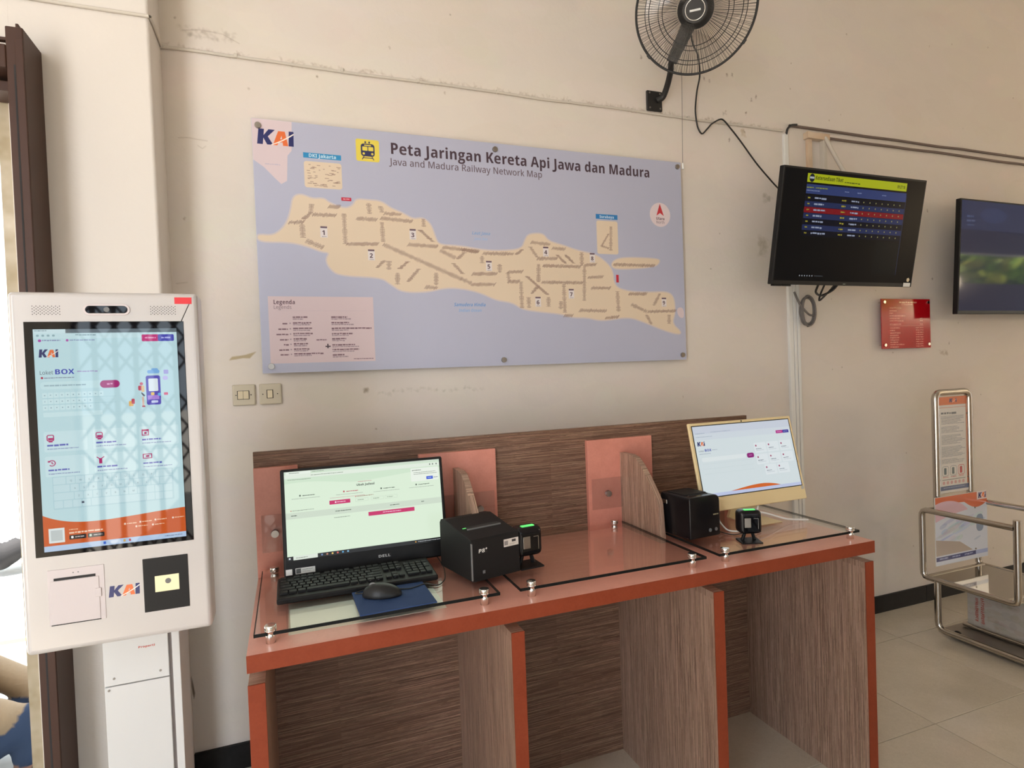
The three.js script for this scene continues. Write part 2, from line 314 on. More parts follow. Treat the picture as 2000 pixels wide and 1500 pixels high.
// ---------------------------------------------------------------- counter
const DX0 = 0.568, DX1 = 2.5415, DT = 0.894, GT = 0.921;
{
  const d = thing('counter_desk', 'long orange and brown laminate counter with three open bays and a back board', 'counter', [0, 0, 0]);
  part('worktop', lim(DX0, DX1, 0.8535, DT, 0.505, 1.0895, 0.001), M.worktop, d, 'salmon laminate worktop, colour lightened as if lit from above');
  part('edge_band', lim(DX0 - 0.0003, DX1 + 0.0003, 0.8533, DT - 0.0002, 1.0893, 1.091, 0.0005), M.orange, d, 'orange edge band of the worktop');
  part('back_board', lim(DX0, 2.533, 0, 1.2924, 0.487, 0.505, 0.001), M.wood, d, 'dark wood grain back board');
  for (const x of [DX0, 1.212, 1.8713, DX1 - 0.0365]) {
    const p = part('side_panel', lim(x, x + 0.0365, 0, 0.8213, 0.505, 1.081, 0, 'y'), M.litPaleWood, d, 'greyish brown wood grain side panel, colour lightened as if lit from the left');
    part('spacer', lim(x + 0.0005, x + 0.022, 0.8213, 0.8535, 0.505, 1.02, 0, 'y'), M.litPaleWood, p);
    part('edge_strip', lim(x - 0.0005, x + 0.037, 0, 0.822, 1.081, 1.085, 0.001), M.orange, p, 'orange edge strip');
  }
  for (const [a, b] of [[DX0, 0.7], [1.095, 1.375], [1.747, 2.037], [2.4, 2.533]]) part('upright', lim(a, b, DT, 1.243, 0.505, 0.523, 0.001), M.salmon, d, 'salmon laminate upright');
  for (const [a, b, ks] of [[0.585, 0.745, [0.624, 0.705]], [1.108, 1.362, [1.165, 1.305]], [1.757, 2.03, [1.824, 1.965]], [2.365, 2.525, [2.405, 2.485]]]) {
    const p = part('acrylic_plate', lim(a, b, 0.975, 1.094, 0.53, 0.535, 0.001), M.acrylic, d, 'clear acrylic plate');
    for (const k of ks) part('knob', merged([cyl(0.006, 0.006, V(k, 1.034, 0.523), V(k, 1.034, 0.537)), cyl(0.0125, 0.0115, V(k, 1.034, 0.536), V(k, 1.034, 0.546), 24)]), M.knobSteel, p, 'steel standoff knob');
  }
  for (const x of [1.214, 1.889]) part('divider', prismX([[0.523, DT], [0.523, 1.187], [0.6, 1.187], [0.632, 1.18], [0.665, 1.158], [0.704, 1.12], [0.74, 1.08], [0.768, 1.046], [0.775, 1.03], [0.786, DT]], x, x + 0.022, 0.001, 'y'), M.litPaleWood, d, 'curved greyish brown wood grain divider, colour lightened as if lit from the left');
}
function glassTop(label, x0, x1, sx) {
  const t = thing('glass_sheet', label, 'glass top', [x0, DT, 1.053], 0, 'glass sheets on the counter');  // base at the front left corner
  const L = (a, b, y0, y1, z0, z1, r) => lim(a - x0, b - x0, y0 - DT, y1 - DT, z0 - 1.053, z1 - 1.053, r);
  part('pane', L(x0, x1, 0.9135, GT - 0.0005, 0.54, 1.041), M.glass, t);
  part('edge', merged([L(x0, x1, 0.9132, GT, 1.041, 1.043), L(x0 - 0.0002, x0 + 0.0015, 0.9132, GT, 0.54, 1.043), L(x1 - 0.0015, x1 + 0.0002, 0.9132, GT, 0.54, 1.043)]), M.glassEdge, t, 'dark polished glass edge');
  for (const x of sx) for (const z of [1.036, 0.565]) {
    const s = part('standoff', new THREE.LatheGeometry([[0, 0], [0.0115, 0], [0.0115, 0.0185], [0.009, 0.0188], [0.009, 0.0275], [0.0135, 0.028], [0.0138, 0.0305], [0.012, 0.0312], [0.0138, 0.032], [0.0138, 0.041], [0.012, 0.0425], [0, 0.0425]].map(([a, b]) => new THREE.Vector2(a, b)), 28), M.chrome, t, 'chrome standoff');
    s.position.set(x - x0, 0, z - 1.053);
  }
}
glassTop('glass sheet on steel standoffs under the black keyboard and blue mouse pad', 0.582, 1.198, [0.619, 1.155]);
glassTop('empty glass sheet on steel standoffs between the two receipt printers', 1.257, 1.88, [1.293, 1.83]);
glassTop('glass sheet on steel standoffs under the gold desktop computer', 1.93, 2.53, [1.957, 2.494]);

// paper under the first glass sheet
{
  const t = thing('paper_sheet', 'cream paper sheet lying under the glass below the mouse pad', 'paper', [0.855, DT, 0.9]);
  part('sheet', lim(-0.197, 0.2, 0.0002, 0.0012, -0.1, 0.115), M.paper, t);
  const c = thing('cable_box', 'small white junction box under the worktop in the middle bay', 'junction box', [1.72, 0.8215, 0.56]);
  part('box', lim(-0.045, 0.045, 0, 0.0315, -0.0445, 0.02, 0.004), M.whitePlastic, c);
  part('lead', wire([V(0.04, 0.015, 0), V(0.09, 0.022, 0.02), V(0.12, 0.028, 0.03)], 0.004, 20), M.whitePlastic, c);
}

// ---------------------------------------------------------------- black all-in-one computer
const aioTex = canvas(1536, 864, (x, w, h) => {
  x.fillStyle = '#d4ead0'; x.fillRect(0, 0, w, h);
  x.fillStyle = '#e0f2da'; x.beginPath(); x.moveTo(0, 0.14 * h); x.bezierCurveTo(0.2 * w, 0.1 * h, 0.35 * w, 0.19 * h, 0.45 * w, 0.18 * h); x.bezierCurveTo(0.6 * w, 0.17 * h, 0.75 * w, 0.13 * h, w, 0.1 * h); x.lineTo(w, h); x.lineTo(0, h); x.fill();
  rule(x, 0, 0, w, 0.02 * h, '#d3e2d0'); rule(x, 0.01 * w, 0.004 * h, 0.15 * w, 0.03 * h, '#edf6ea'); rule(x, 0, 0.034 * h, w, 0.045 * h, '#e6f1e2');
  small(x, 0.03 * w, 0.015 * h, 0.06 * w, 7, '#7d8b78'); small(x, 0.17 * w, 0.012 * h, 0.07 * w, 7, '#8d9a88'); small(x, 0.16 * w, 0.052 * h, 0.2 * w, 7, '#93a08e'); small(x, 0.02 * w, 0.09 * h, 0.14 * w, 7, '#97a593');
  pill(x, 0.8 * w, 0.09 * h, 0.19 * w, 0.16 * h, 8, '#eef6ea'); small(x, 0.81 * w, 0.11 * h, 0.06 * w, 8, '#60695c'); small(x, 0.82 * w, 0.14 * h, 0.15 * w, 6, '#8b9486'); small(x, 0.82 * w, 0.16 * h, 0.16 * w, 6, '#8b9486');
  pill(x, 0.905 * w, 0.2 * h, 0.045 * w, 0.036 * h, 3, '#2a4fd0'); small(x, 0.913 * w, 0.213 * h, 0.028 * w, 7, '#cdd8ff'); small(x, 0.955 * w, 0.213 * h, 0.03 * w, 7, '#8890a0');
  for (const X of [0.93, 0.95, 0.975]) pill(x, X * w, 0.045 * h, 12, 16, 4, '#6c776a');
  small(x, 0.45 * w, 0.182 * h, 0.09 * w, 6, '#c98d8d'); text(x, 'Ubah Jadwal', 0.44 * w, 0.235 * h, 30, '#2c332c', 'bold', 0.118 * w);
  for (const [X, Y, c] of [[0.11, 0.284, '#5a6458'], [0.379, 0.286, '#c24a5c'], [0.618, 0.293, '#5a6458'], [0.852, 0.29, '#5a6458']]) { pill(x, (X - 0.025) * w, (Y - 0.012) * h, 16, 18, 8, c); small(x, (X - 0.005) * w, (Y - 0.004) * h, 0.075 * w, 8, c); small(x, (X - 0.07) * w, (Y + 0.028) * h, 0.17 * w, 5, '#a3ada0'); }
  rule(x, 0.27 * w, 0.345 * h, 0.22 * w, 3, '#c88a94');
  pill(x, 0.266 * w, 0.376 * h, 0.13 * w, 0.045 * h, 3, '#cc2468'); pill(x, 0.3 * w, 0.389 * h, 14, 16, 3, '#ffe9f2'); small(x, 0.312 * w, 0.393 * h, 0.055 * w, 9, '#f6c3d8');
  pill(x, 0.428 * w, 0.352 * h, 9, 9, 4, '#d1424e'); small(x, 0.437 * w, 0.352 * h, 0.11 * w, 7, '#a2836f');
  for (const X of [0.43, 0.53, 0.62]) { x.strokeStyle = '#c4d0bf'; x.lineWidth = 2; x.strokeRect(X * w, 0.382 * h, 0.08 * w, 0.036 * h); small(x, (X + 0.012) * w, 0.396 * h, 0.04 * w, 7, '#93a08e'); }
  rule(x, 0, 0.47 * h, w, 0.07 * h, '#d2e0cd'); pill(x, 0.03 * w, 0.443 * h, 9, 9, 4, '#c0483e'); small(x, 0.04 * w, 0.444 * h, 0.13 * w, 7, '#9aa595');
  small(x, 0.032 * w, 0.5 * h, 0.035 * w, 8, '#4c544a'); small(x, 0.3 * w, 0.498 * h, 0.1 * w, 8, '#5a6458'); small(x, 0.65 * w, 0.498 * h, 0.06 * w, 8, '#5a6458'); small(x, 0.86 * w, 0.497 * h, 0.018 * w, 8, '#4c544a');
  pill(x, 0.507 * w, 0.556 * h, 0.303 * w, 0.046 * h, 3, '#cc2468'); small(x, 0.6 * w, 0.572 * h, 0.12 * w, 9, '#f6c3d8'); small(x, 0.29 * w, 0.572 * h, 0.1 * w, 7, '#9aa595');
  rule(x, 0, 0.957 * h, w, 0.043 * h, '#151516'); rule(x, 0.035 * w, 0.957 * h, 0.145 * w, 0.043 * h, '#e2ecdf'); small(x, 0.05 * w, 0.974 * h, 0.07 * w, 8, '#8b9486'); pill(x, 0.008 * w, 0.97 * h, 16, 16, 2, '#dfe6ea');
  ['#6f86b4', '#c0826a', '#e5c16a', '#d4605a', '#5aa7d6', '#7ab4d8'].forEach((c, i) => pill(x, (0.2 + i * 0.032) * w, 0.968 * h, 17, 17, 4, c));
  pill(x, 0.8 * w, 0.97 * h, 14, 14, 7, '#e2a23c'); small(x, 0.82 * w, 0.974 * h, 0.16 * w, 7, '#b8bdc0');
});
function screenLight(w, h, color, k, parent, x, y, z) {
  const l = new THREE.RectAreaLight(color, k / EXPOSURE, w, h); l.name = 'screen_light'; parent.add(l); l.position.set(x, y, z); l.rotation.y = Math.PI; return l;
}
{
  const t = thing('desktop_computer', 'black all-in-one desktop computer showing a pale green web page', 'computer', [0.898, GT, 0.684]);
  const W = 0.5, H = 0.321, tilt = new THREE.Group(); tilt.name = 'display'; t.add(tilt); tilt.position.set(0, 0.009, 0); tilt.rotation.x = -0.135;
  part('shell', ctr(W, H, 0.036, 0, H / 2, -0.019, 0.006), M.blackPlastic, tilt);
  part('screen', plane(0.478, 0.262, 0, 0.182, 0.0006), screenMaterial(aioTex, 0.92, 0.2), tilt, 'lit screen with a booking web page');
  const logo = canvas(256, 96, (x, w, h) => { x.fillStyle = '#050505'; x.fillRect(0, 0, w, h); text(x, 'DELL', 8, 78, 84, '#c9c9c9', 'bold', 236); });
  part('logo', plane(0.042, 0.0125, 0.045, 0.028, 0.0006), printed(logo), tilt);
  const sticker = canvas(256, 80, (x, w, h) => { x.fillStyle = '#d8dad6'; x.fillRect(0, 0, w, h); rule(x, 8, 8, 62, 64, '#5b5d5a'); small(x, 90, 20, 140, 10, '#8d908c'); small(x, 90, 44, 110, 9, '#9a9d99'); });
  part('asset_sticker', plane(0.056, 0.017, -0.19, 0.018, 0.0006), printed(sticker), tilt, 'white asset sticker');
  part('round_sticker', plane(0.018, 0.017, -0.236, 0.0175, 0.0006), M.white, tilt);
  part('base', lim(-0.11, 0.11, 0, 0.008, -0.13, 0.02, 0.003), M.blackPlastic, t);
  part('neck', prismX([[-0.1, 0.006], [-0.05, 0.006], [-0.055, 0.16], [-0.075, 0.16]], -0.05, 0.05, 0.003), M.blackPlastic, t);
  screenLight(0.478, 0.262, 0xe4f2df, 0.22, tilt, 0, 0.182, 0.004);
}
// keyboard
{
  const t = thing('keyboard', 'black wired keyboard in front of the black computer', 'keyboard', [0.849, GT, 0.794]);
  const tilt = 0.05; const top = new THREE.Group(); top.name = 'deck'; t.add(top); top.rotation.x = tilt; top.position.y = 0.004;
  part('case', ctr(0.438, 0.016, 0.158, 0, 0.008, 0, 0.005), M.blackPlastic, top);
  const m2 = phy({ color: C(0.014, 0.014, 0.0145), roughness: 0.45, specularIntensity: 0.45 });
  const u = 0.0186, geos = {};
  const legends = canvas(64, 64, (x, w, h) => { x.fillStyle = '#1d1d1f'; x.fillRect(0, 0, w, h); text(x, 'o', 14, 34, 26, '#7f8082'); });
  const marked = phy({ map: legends, roughness: 0.45, specularIntensity: 0.45 });
  const key = (x, z, w = 1, d = 1) => { const k = w + ':' + d; geos[k] ??= new RoundedBoxGeometry(u * w - 0.0026, 0.008, u * d - 0.0026, 1, 0.0015); const o = part('key', geos[k], rnd() > 0.6 ? marked : m2, top); o.position.set(x, 0.0185, z); };
  const X0 = -0.2125, Z0 = -0.058;
  const rows = [[1, 0, 1, 1, 1, 1, -0.5, 1, 1, 1, 1, -0.5, 1, 1, 1, 1], [1, 1, 1, 1, 1, 1, 1, 1, 1, 1, 1, 1, 1, 2], [1.5, 1, 1, 1, 1, 1, 1, 1, 1, 1, 1, 1, 1, 1.5], [1.75, 1, 1, 1, 1, 1, 1, 1, 1, 1, 1, 1, 2.25], [2.25, 1, 1, 1, 1, 1, 1, 1, 1, 1, 1, 2.75], [1.25, 1.25, 1.25, 6.25, 1.25, 1.25, 1.25, 1.25]];
  rows.forEach((row, r) => {
    let x = X0; const z = Z0 + r * (u + 0.0012) + (r ? 0.003 : 0);
    for (const k of row) { if (k > 0) { key(x + k * u / 2, z, k); x += k * u; } else x += (k === 0 ? 1 : -k) * u; }
    const nx = X0 + 15.35 * u, px = X0 + 18.7 * u;
    if (r < 3) for (let i = 0; i < 3; i++) key(nx + (i + 0.5) * u, z);
    if (r === 4) key(nx + 1.5 * u, z);
    if (r === 5) for (let i = 0; i < 3; i++) key(nx + (i + 0.5) * u, z);
    if (r > 0) for (let i = 0; i < 4; i++) { if (r === 5 && i === 1) continue; if (r === 5 && i === 0) { key(px + u, z, 2); continue; } if (i === 3 && (r === 3 || r === 5)) continue; if (i === 3 && (r === 2 || r === 4)) { key(px + 3.5 * u, z + u / 2, 1, 2.05); continue; } key(px + (i + 0.5) * u, z); }
  });
}
// mouse pad, mouse and its lead
{
  const p = thing('mouse_pad', 'navy blue cloth mouse pad at the front edge of the glass', 'mouse pad', [0.924, GT + 0.0003, 0.957], 0.02);
  part('pad', lim(-0.099, 0.099, 0, 0.004, -0.088, 0.087, 0.0018), M.padBlue, p);
  const m = thing('computer_mouse', 'black wired mouse resting on the navy mouse pad', 'mouse', [0.897, GT + 0.004, 0.938], 1.25);
  const g = new THREE.SphereGeometry(1, 40, 28), q = g.attributes.position;
  for (let i = 0; i < q.count; i++) { let x = q.getX(i), y = q.getY(i), z = q.getZ(i); const f = Math.pow(Math.abs(x), 0.85) * Math.sign(x), e = Math.pow(Math.abs(z), 0.9) * Math.sign(z); y = y < 0 ? Math.max(y, -0.35) * 0.3 : y * (1 - 0.2 * (z + 0.2)); q.setXYZ(i, f * (0.03 - 0.004 * z * z), 0.003 + y * 0.031 + 0.001, e * 0.053); }
  g.computeVertexNormals(); g.translate(0, 0.001, 0);
  part('shell', g, phy({ color: C(0.018, 0.018, 0.019), roughness: 0.35, specularIntensity: 0.6 }), m);
  const wh = new THREE.TorusGeometry(0.008, 0.003, 8, 20); wh.rotateY(Math.PI / 2); wh.translate(0, 0.0285, -0.024);
  part('scroll_wheel', wh, M.greyPlastic, m);
  part('button_split', lim(-0.0006, 0.0006, 0.02, 0.0335, -0.04, -0.006), M.hole, m);
  const l = thing('mouse_lead', 'thin black mouse lead curling round the blue pad', 'cable', [0.845, GT, 0.92]);
  part('cable', wire([V(0.003, 0.014, 0.003), V(-0.015, 0.01, -0.02), V(0.02, 0.0075, -0.042), V(0.08, 0.007, -0.02), V(0.13, 0.0065, 0.0), V(0.18, 0.006, -0.02), V(0.21, 0.003, 0.0), V(0.24, 0.003, -0.04), V(0.262, 0.003, -0.14), V(0.27, 0.003, -0.26)], 0.0016, 90, 6), M.black, l);
}
// ---------------------------------------------------------------- receipt printers
{
  const t = thing('receipt_printer', 'boxy black receipt printer with white label and grey corner strip', 'printer', [1.208, GT, 0.829], 0.227);
  part('housing', prismX([[-0.1, 0.002], [0.1, 0.002], [0.1, 0.117], [0.094, 0.122], [0.03, 0.133], [-0.03, 0.146], [-0.06, 0.152], [-0.092, 0.148], [-0.1, 0.138]], -0.082, 0.082, 0.003), M.printerBlack, t);
  part('paper_slot', prismX([[0.028, 0.1336], [0.014, 0.1365], [0.014, 0.1385], [0.028, 0.1355]], -0.055, 0.06, 0), M.hole, t);
  part('tear_bar', prismX([[0.032, 0.132], [0.029, 0.133], [0.029, 0.1365], [0.032, 0.136]], -0.056, 0.061, 0), M.greyPlastic, t);
  part('trim_strip', lim(-0.0832, -0.079, 0.006, 0.112, 0.0945, 0.1006, 0.0015), M.greyPlastic, t, 'grey corner strip');
  const logo = canvas(256, 128, (x, w, h) => { x.fillStyle = '#0a0a0a'; x.fillRect(0, 0, w, h); x.transform(1, 0, -0.12, 1, 12, 0); text(x, 'P8', 6, 110, 120, '#e8e6e0', 'bold', 180); rule(x, 194, 26, 46, 15, '#e8e6e0'); rule(x, 209, 10, 15, 46, '#e8e6e0'); });
  part('logo', plane(0.032, 0.016, -0.046, 0.088, 0.1004), printed(logo), t);
  const lab = canvas(256, 110, (x, w, h) => { x.fillStyle = '#d6cec6'; x.fillRect(0, 0, w, h); rule(x, 12, 26, 62, 62, '#8d8684'); rule(x, 140, 18, 70, 36, '#3a3636'); small(x, 96, 70, 130, 8, '#a39c96'); small(x, 96, 86, 90, 8, '#a39c96'); });
  part('asset_label', plane(0.052, 0.0225, 0.052, 0.094, 0.1004), printed(lab), t, 'white asset label');
  part('feed_button', lim(-0.048, -0.04, 0.021, 0.03, 0.099, 0.1015, 0.001), M.greyPlastic, t);
  part('status_light', plane(0.012, 0.004, 0, 0, 0).rotateX(-1.35).translate(-0.06, 0.1375, 0.02), M.green, t, 'green status light');
  const t2 = thing('receipt_printer', 'cube-like black receipt printer with rounded top beside the wooden divider', 'printer', [1.997, GT, 0.81], 0.087);
  const s = new THREE.Shape(); const hw = 0.0675, hh = 0.147, r = 0.026;
  s.moveTo(-hw, 0.004); s.lineTo(hw - 0.008, 0.004); s.quadraticCurveTo(hw, 0.004, hw, 0.012); s.lineTo(hw, hh - r); s.quadraticCurveTo(hw, hh, hw - r, hh); s.lineTo(-hw + 0.012, hh); s.quadraticCurveTo(-hw, hh, -hw, hh - 0.012); s.lineTo(-hw, 0.004);
  const g = new THREE.ExtrudeGeometry(s, { depth: 0.142, bevelEnabled: true, bevelSize: 0.004, bevelThickness: 0.004, bevelOffset: -0.004, bevelSegments: 3, curveSegments: 8 }); g.translate(0, 0, -0.071);
  part('housing', g, M.glossBlack, t2);
  part('lid', lim(-0.052, 0.045, hh - 0.001, hh + 0.003, -0.055, 0.035, 0.002), M.printerBlack, t2);
  part('paper_slot', lim(-0.045, 0.04, hh - 0.0005, hh + 0.0015, 0.04, 0.047), M.hole, t2);
  const nm = canvas(256, 64, (x, w, h) => { x.fillStyle = '#0a090a'; x.fillRect(0, 0, w, h); small(x, 8, 16, 236, 26, '#b9b48c'); });
  part('logo', plane(0.026, 0.0065, 0.048, 0.079, 0.0753), printed(nm), t2);
  for (const x of [0.02, 0.047]) { const b = new THREE.CylinderGeometry(0.006, 0.006, 0.004, 20); b.rotateX(Math.PI / 2); b.translate(x, 0.027, 0.0755); part('button', b, M.greyPlastic, t2); }
  part('latch', lim(-0.0695, -0.0665, 0.108, 0.122, -0.064, -0.04, 0.001), M.chrome, t2, 'bright side latch');
}
// ---------------------------------------------------------------- barcode scanners
function scanner(label, x, z, turn, s) {
  const t = thing('barcode_scanner', label, 'scanner', [x, GT, z], turn, 'stand-up barcode scanners'); t.scale.setScalar(s);
  part('foot', prismX([[-0.026, 0], [0.03, 0], [0.03, 0.004], [-0.026, 0.006]], -0.033, 0.033, 0.001), M.blackPlastic, t);
  for (const e of [-1, 1]) part('stand_arm', cyl(0.006, 0.0045, V(e * 0.02, 0.003, -0.006), V(e * 0.01, 0.034, -0.002), 10), M.blackPlastic, t);
  const head = part('head', ctr(0.072, 0.075, 0.05, 0, 0.066, -0.002, 0.014), M.glossBlack, t);
  part('scan_window', ctr(0.054, 0.052, 0.004, 0, 0.062, 0.0225, 0.003), M.darkGlass, head, 'dark scan window');
  part('prism', ctr(0.02, 0.03, 0.002, -0.012, 0.066, 0.0248, 0.0008), M.knobSteel, head);
  part('inner_frame', merged([ctr(0.0012, 0.034, 0.001, 0.021, 0.063, 0.0248), ctr(0.014, 0.0012, 0.001, 0.014, 0.0795, 0.0248)]), M.chrome, head);
  part('status_light', ctr(0.036, 0.004, 0.012, 0, 0.1035, 0.006, 0.0018), M.green, head, 'green light bar');
  return t;
}
scanner('black barcode scanner with green light beside the boxy printer', 1.349, 0.868, 0.1, 1.2);
scanner('black barcode scanner with green light in front of the gold computer', 2.105, 0.978, -0.35, 1.05);

// ---------------------------------------------------------------- gold all-in-one computer
const goldTex = canvas(1280, 820, (x, w, h) => {
  x.fillStyle = '#dbe7ea'; x.fillRect(0, 0, w, h); rule(x, 0, 0, w, 0.11 * h, '#cfd7e4'); rule(x, 0, 0.11 * h, w, 0.09 * h, '#d6e0e8');
  small(x, 0.02 * w, 0.1 * h, 0.09 * w, 6, '#9aa6b4'); small(x, 0.17 * w, 0.09 * h, 0.2 * w, 6, '#a4afbd'); small(x, 0.02 * w, 0.15 * h, 0.16 * w, 6, '#a4afbd');
  kaiLogo(x, 0.022 * w, 0.22 * h, 0.073 * w, 0.062 * h);
  text(x, 'Loket', 0.024 * w, 0.365 * h, 26, '#6b7480', '', 0.05 * w); text(x, 'BOX', 0.08 * w, 0.365 * h, 40, '#3540a8', 'bold', 0.068 * w); small(x, 0.155 * w, 0.347 * h, 0.05 * w, 6, '#9aa6b4'); small(x, 0.025 * w, 0.392 * h, 0.11 * w, 6, '#9aa6b4');
  pill(x, 0.84 * w, 0.155 * h, 0.075 * w, 0.045 * h, 3, '#b8308c'); pill(x, 0.915 * w, 0.155 * h, 0.065 * w, 0.045 * h, 3, '#3a3a9c'); small(x, 0.852 * w, 0.173 * h, 0.05 * w, 8, '#e4a6d0'); small(x, 0.925 * w, 0.173 * h, 0.04 * w, 8, '#aab0e6');
  pill(x, 0.04 * w, 0.45 * h, 0.44 * w, 0.06 * h, 20, '#e6eff0'); pill(x, 0.49 * w, 0.447 * h, 0.073 * w, 0.07 * h, 22, '#92257c'); small(x, 0.512 * w, 0.476 * h, 0.028 * w, 8, '#d48cc4');
  for (let r = 0; r < 3; r++) rule(x, 0.04 * w, (0.54 + r * 0.07) * h, 0.5 * w, 3, '#d0dde0');
  for (const [X, Y] of [[0.6, 0.36], [0.735, 0.36], [0.871, 0.36], [0.6, 0.53], [0.735, 0.53], [0.871, 0.53], [0.668, 0.69], [0.803, 0.69]]) { pill(x, (X - 0.02) * w, (Y - 0.05) * h, 0.125 * w, 0.15 * h, 8, '#e6eff2'); pill(x, (X - 0.006) * w, (Y - 0.02) * h, 18, 20, 5, '#a8446c'); small(x, (X - 0.004) * w, (Y + 0.035) * h, 0.055 * w, 8, '#6d7684'); small(x, (X - 0.004) * w, (Y + 0.06) * h, 0.08 * w, 5, '#b4bfc8'); }
  x.fillStyle = '#d8682c'; x.beginPath(); x.moveTo(0.22 * w, 0.965 * h); x.bezierCurveTo(0.38 * w, 0.93 * h, 0.5 * w, 0.895 * h, 0.62 * w, 0.905 * h); x.bezierCurveTo(0.7 * w, 0.915 * h, 0.75 * w, 0.94 * h, 0.8 * w, 0.965 * h); x.fill();
  rule(x, 0, 0.955 * h, w, 0.045 * h, '#c3cdec');
});
{
  const t = thing('gold_desktop_computer', 'thin pale gold all-in-one computer showing a ticket page', 'computer', [2.32, GT, 0.788], 0.018);
  const W = 0.5, H = 0.329, d = new THREE.Group(); d.name = 'display'; t.add(d); d.position.set(0, 0.059, 0); d.rotation.x = -0.232;
  part('shell', ctr(W, H, 0.011, 0, H / 2, -0.0055, 0.004), M.gold, d);
  part('bezel', plane(0.478, 0.268, 0, 0.185, 0.0004), M.black, d);
  part('screen', plane(0.47, 0.261, 0, 0.185, 0.0008), screenMaterial(goldTex, 0.86, 0.2), d, 'lit screen with a ticket web page');
  part('camera_dot', new THREE.CircleGeometry(0.0035, 16).translate(0, 0.3235, 0.0006), M.black, d);
  part('sticker', plane(0.014, 0.013, 0.236, 0.044, 0.0008), std({ color: C(0.5, 0.5, 0.48), roughness: 0.6 }), d, 'grey sticker on the chin');
  part('stand', prismX([[0.055, 0], [0.06, 0.004], [-0.085, 0.006], [-0.045, 0.12], [-0.052, 0.125], [-0.1, 0.004], [-0.095, 0]], -0.062, 0.062, 0.0015), M.gold, t);
  screenLight(0.47, 0.261, 0xdde8f4, 0.2, d, 0, 0.185, 0.004);
  const c = thing('white_cable', 'white cable looping on the glass beneath the gold computer', 'cable', [2.2, GT, 0.85]);
  part('lead', wire([V(-0.045, 0.06, -0.08), V(-0.07, 0.03, -0.05), V(-0.075, 0.006, 0.0), V(-0.04, 0.004, 0.03), V(0.02, 0.004, 0.02), V(0.05, 0.02, 0.0), V(0.11, 0.06, -0.05)], 0.003, 60), M.whitePlastic, c);
  part('lead', wire([V(0.02, 0.06, -0.03), V(0.1, 0.045, -0.01), V(0.2, 0.012, 0.0), V(0.28, 0.004, 0.02)], 0.0035, 40), M.whitePlastic, c);
  const b = thing('scanner_lead', 'thin black scanner lead lying behind the second scanner', 'cable', [2.12, GT, 0.95]);
  part('cable', wire([V(0.0, 0.05, -0.005), V(0.03, 0.012, -0.03), V(0.1, 0.003, -0.04), V(0.06, 0.003, -0.06), V(-0.01, 0.003, -0.05), V(-0.03, 0.003, -0.12)], 0.002, 50, 6), M.black, b);
}
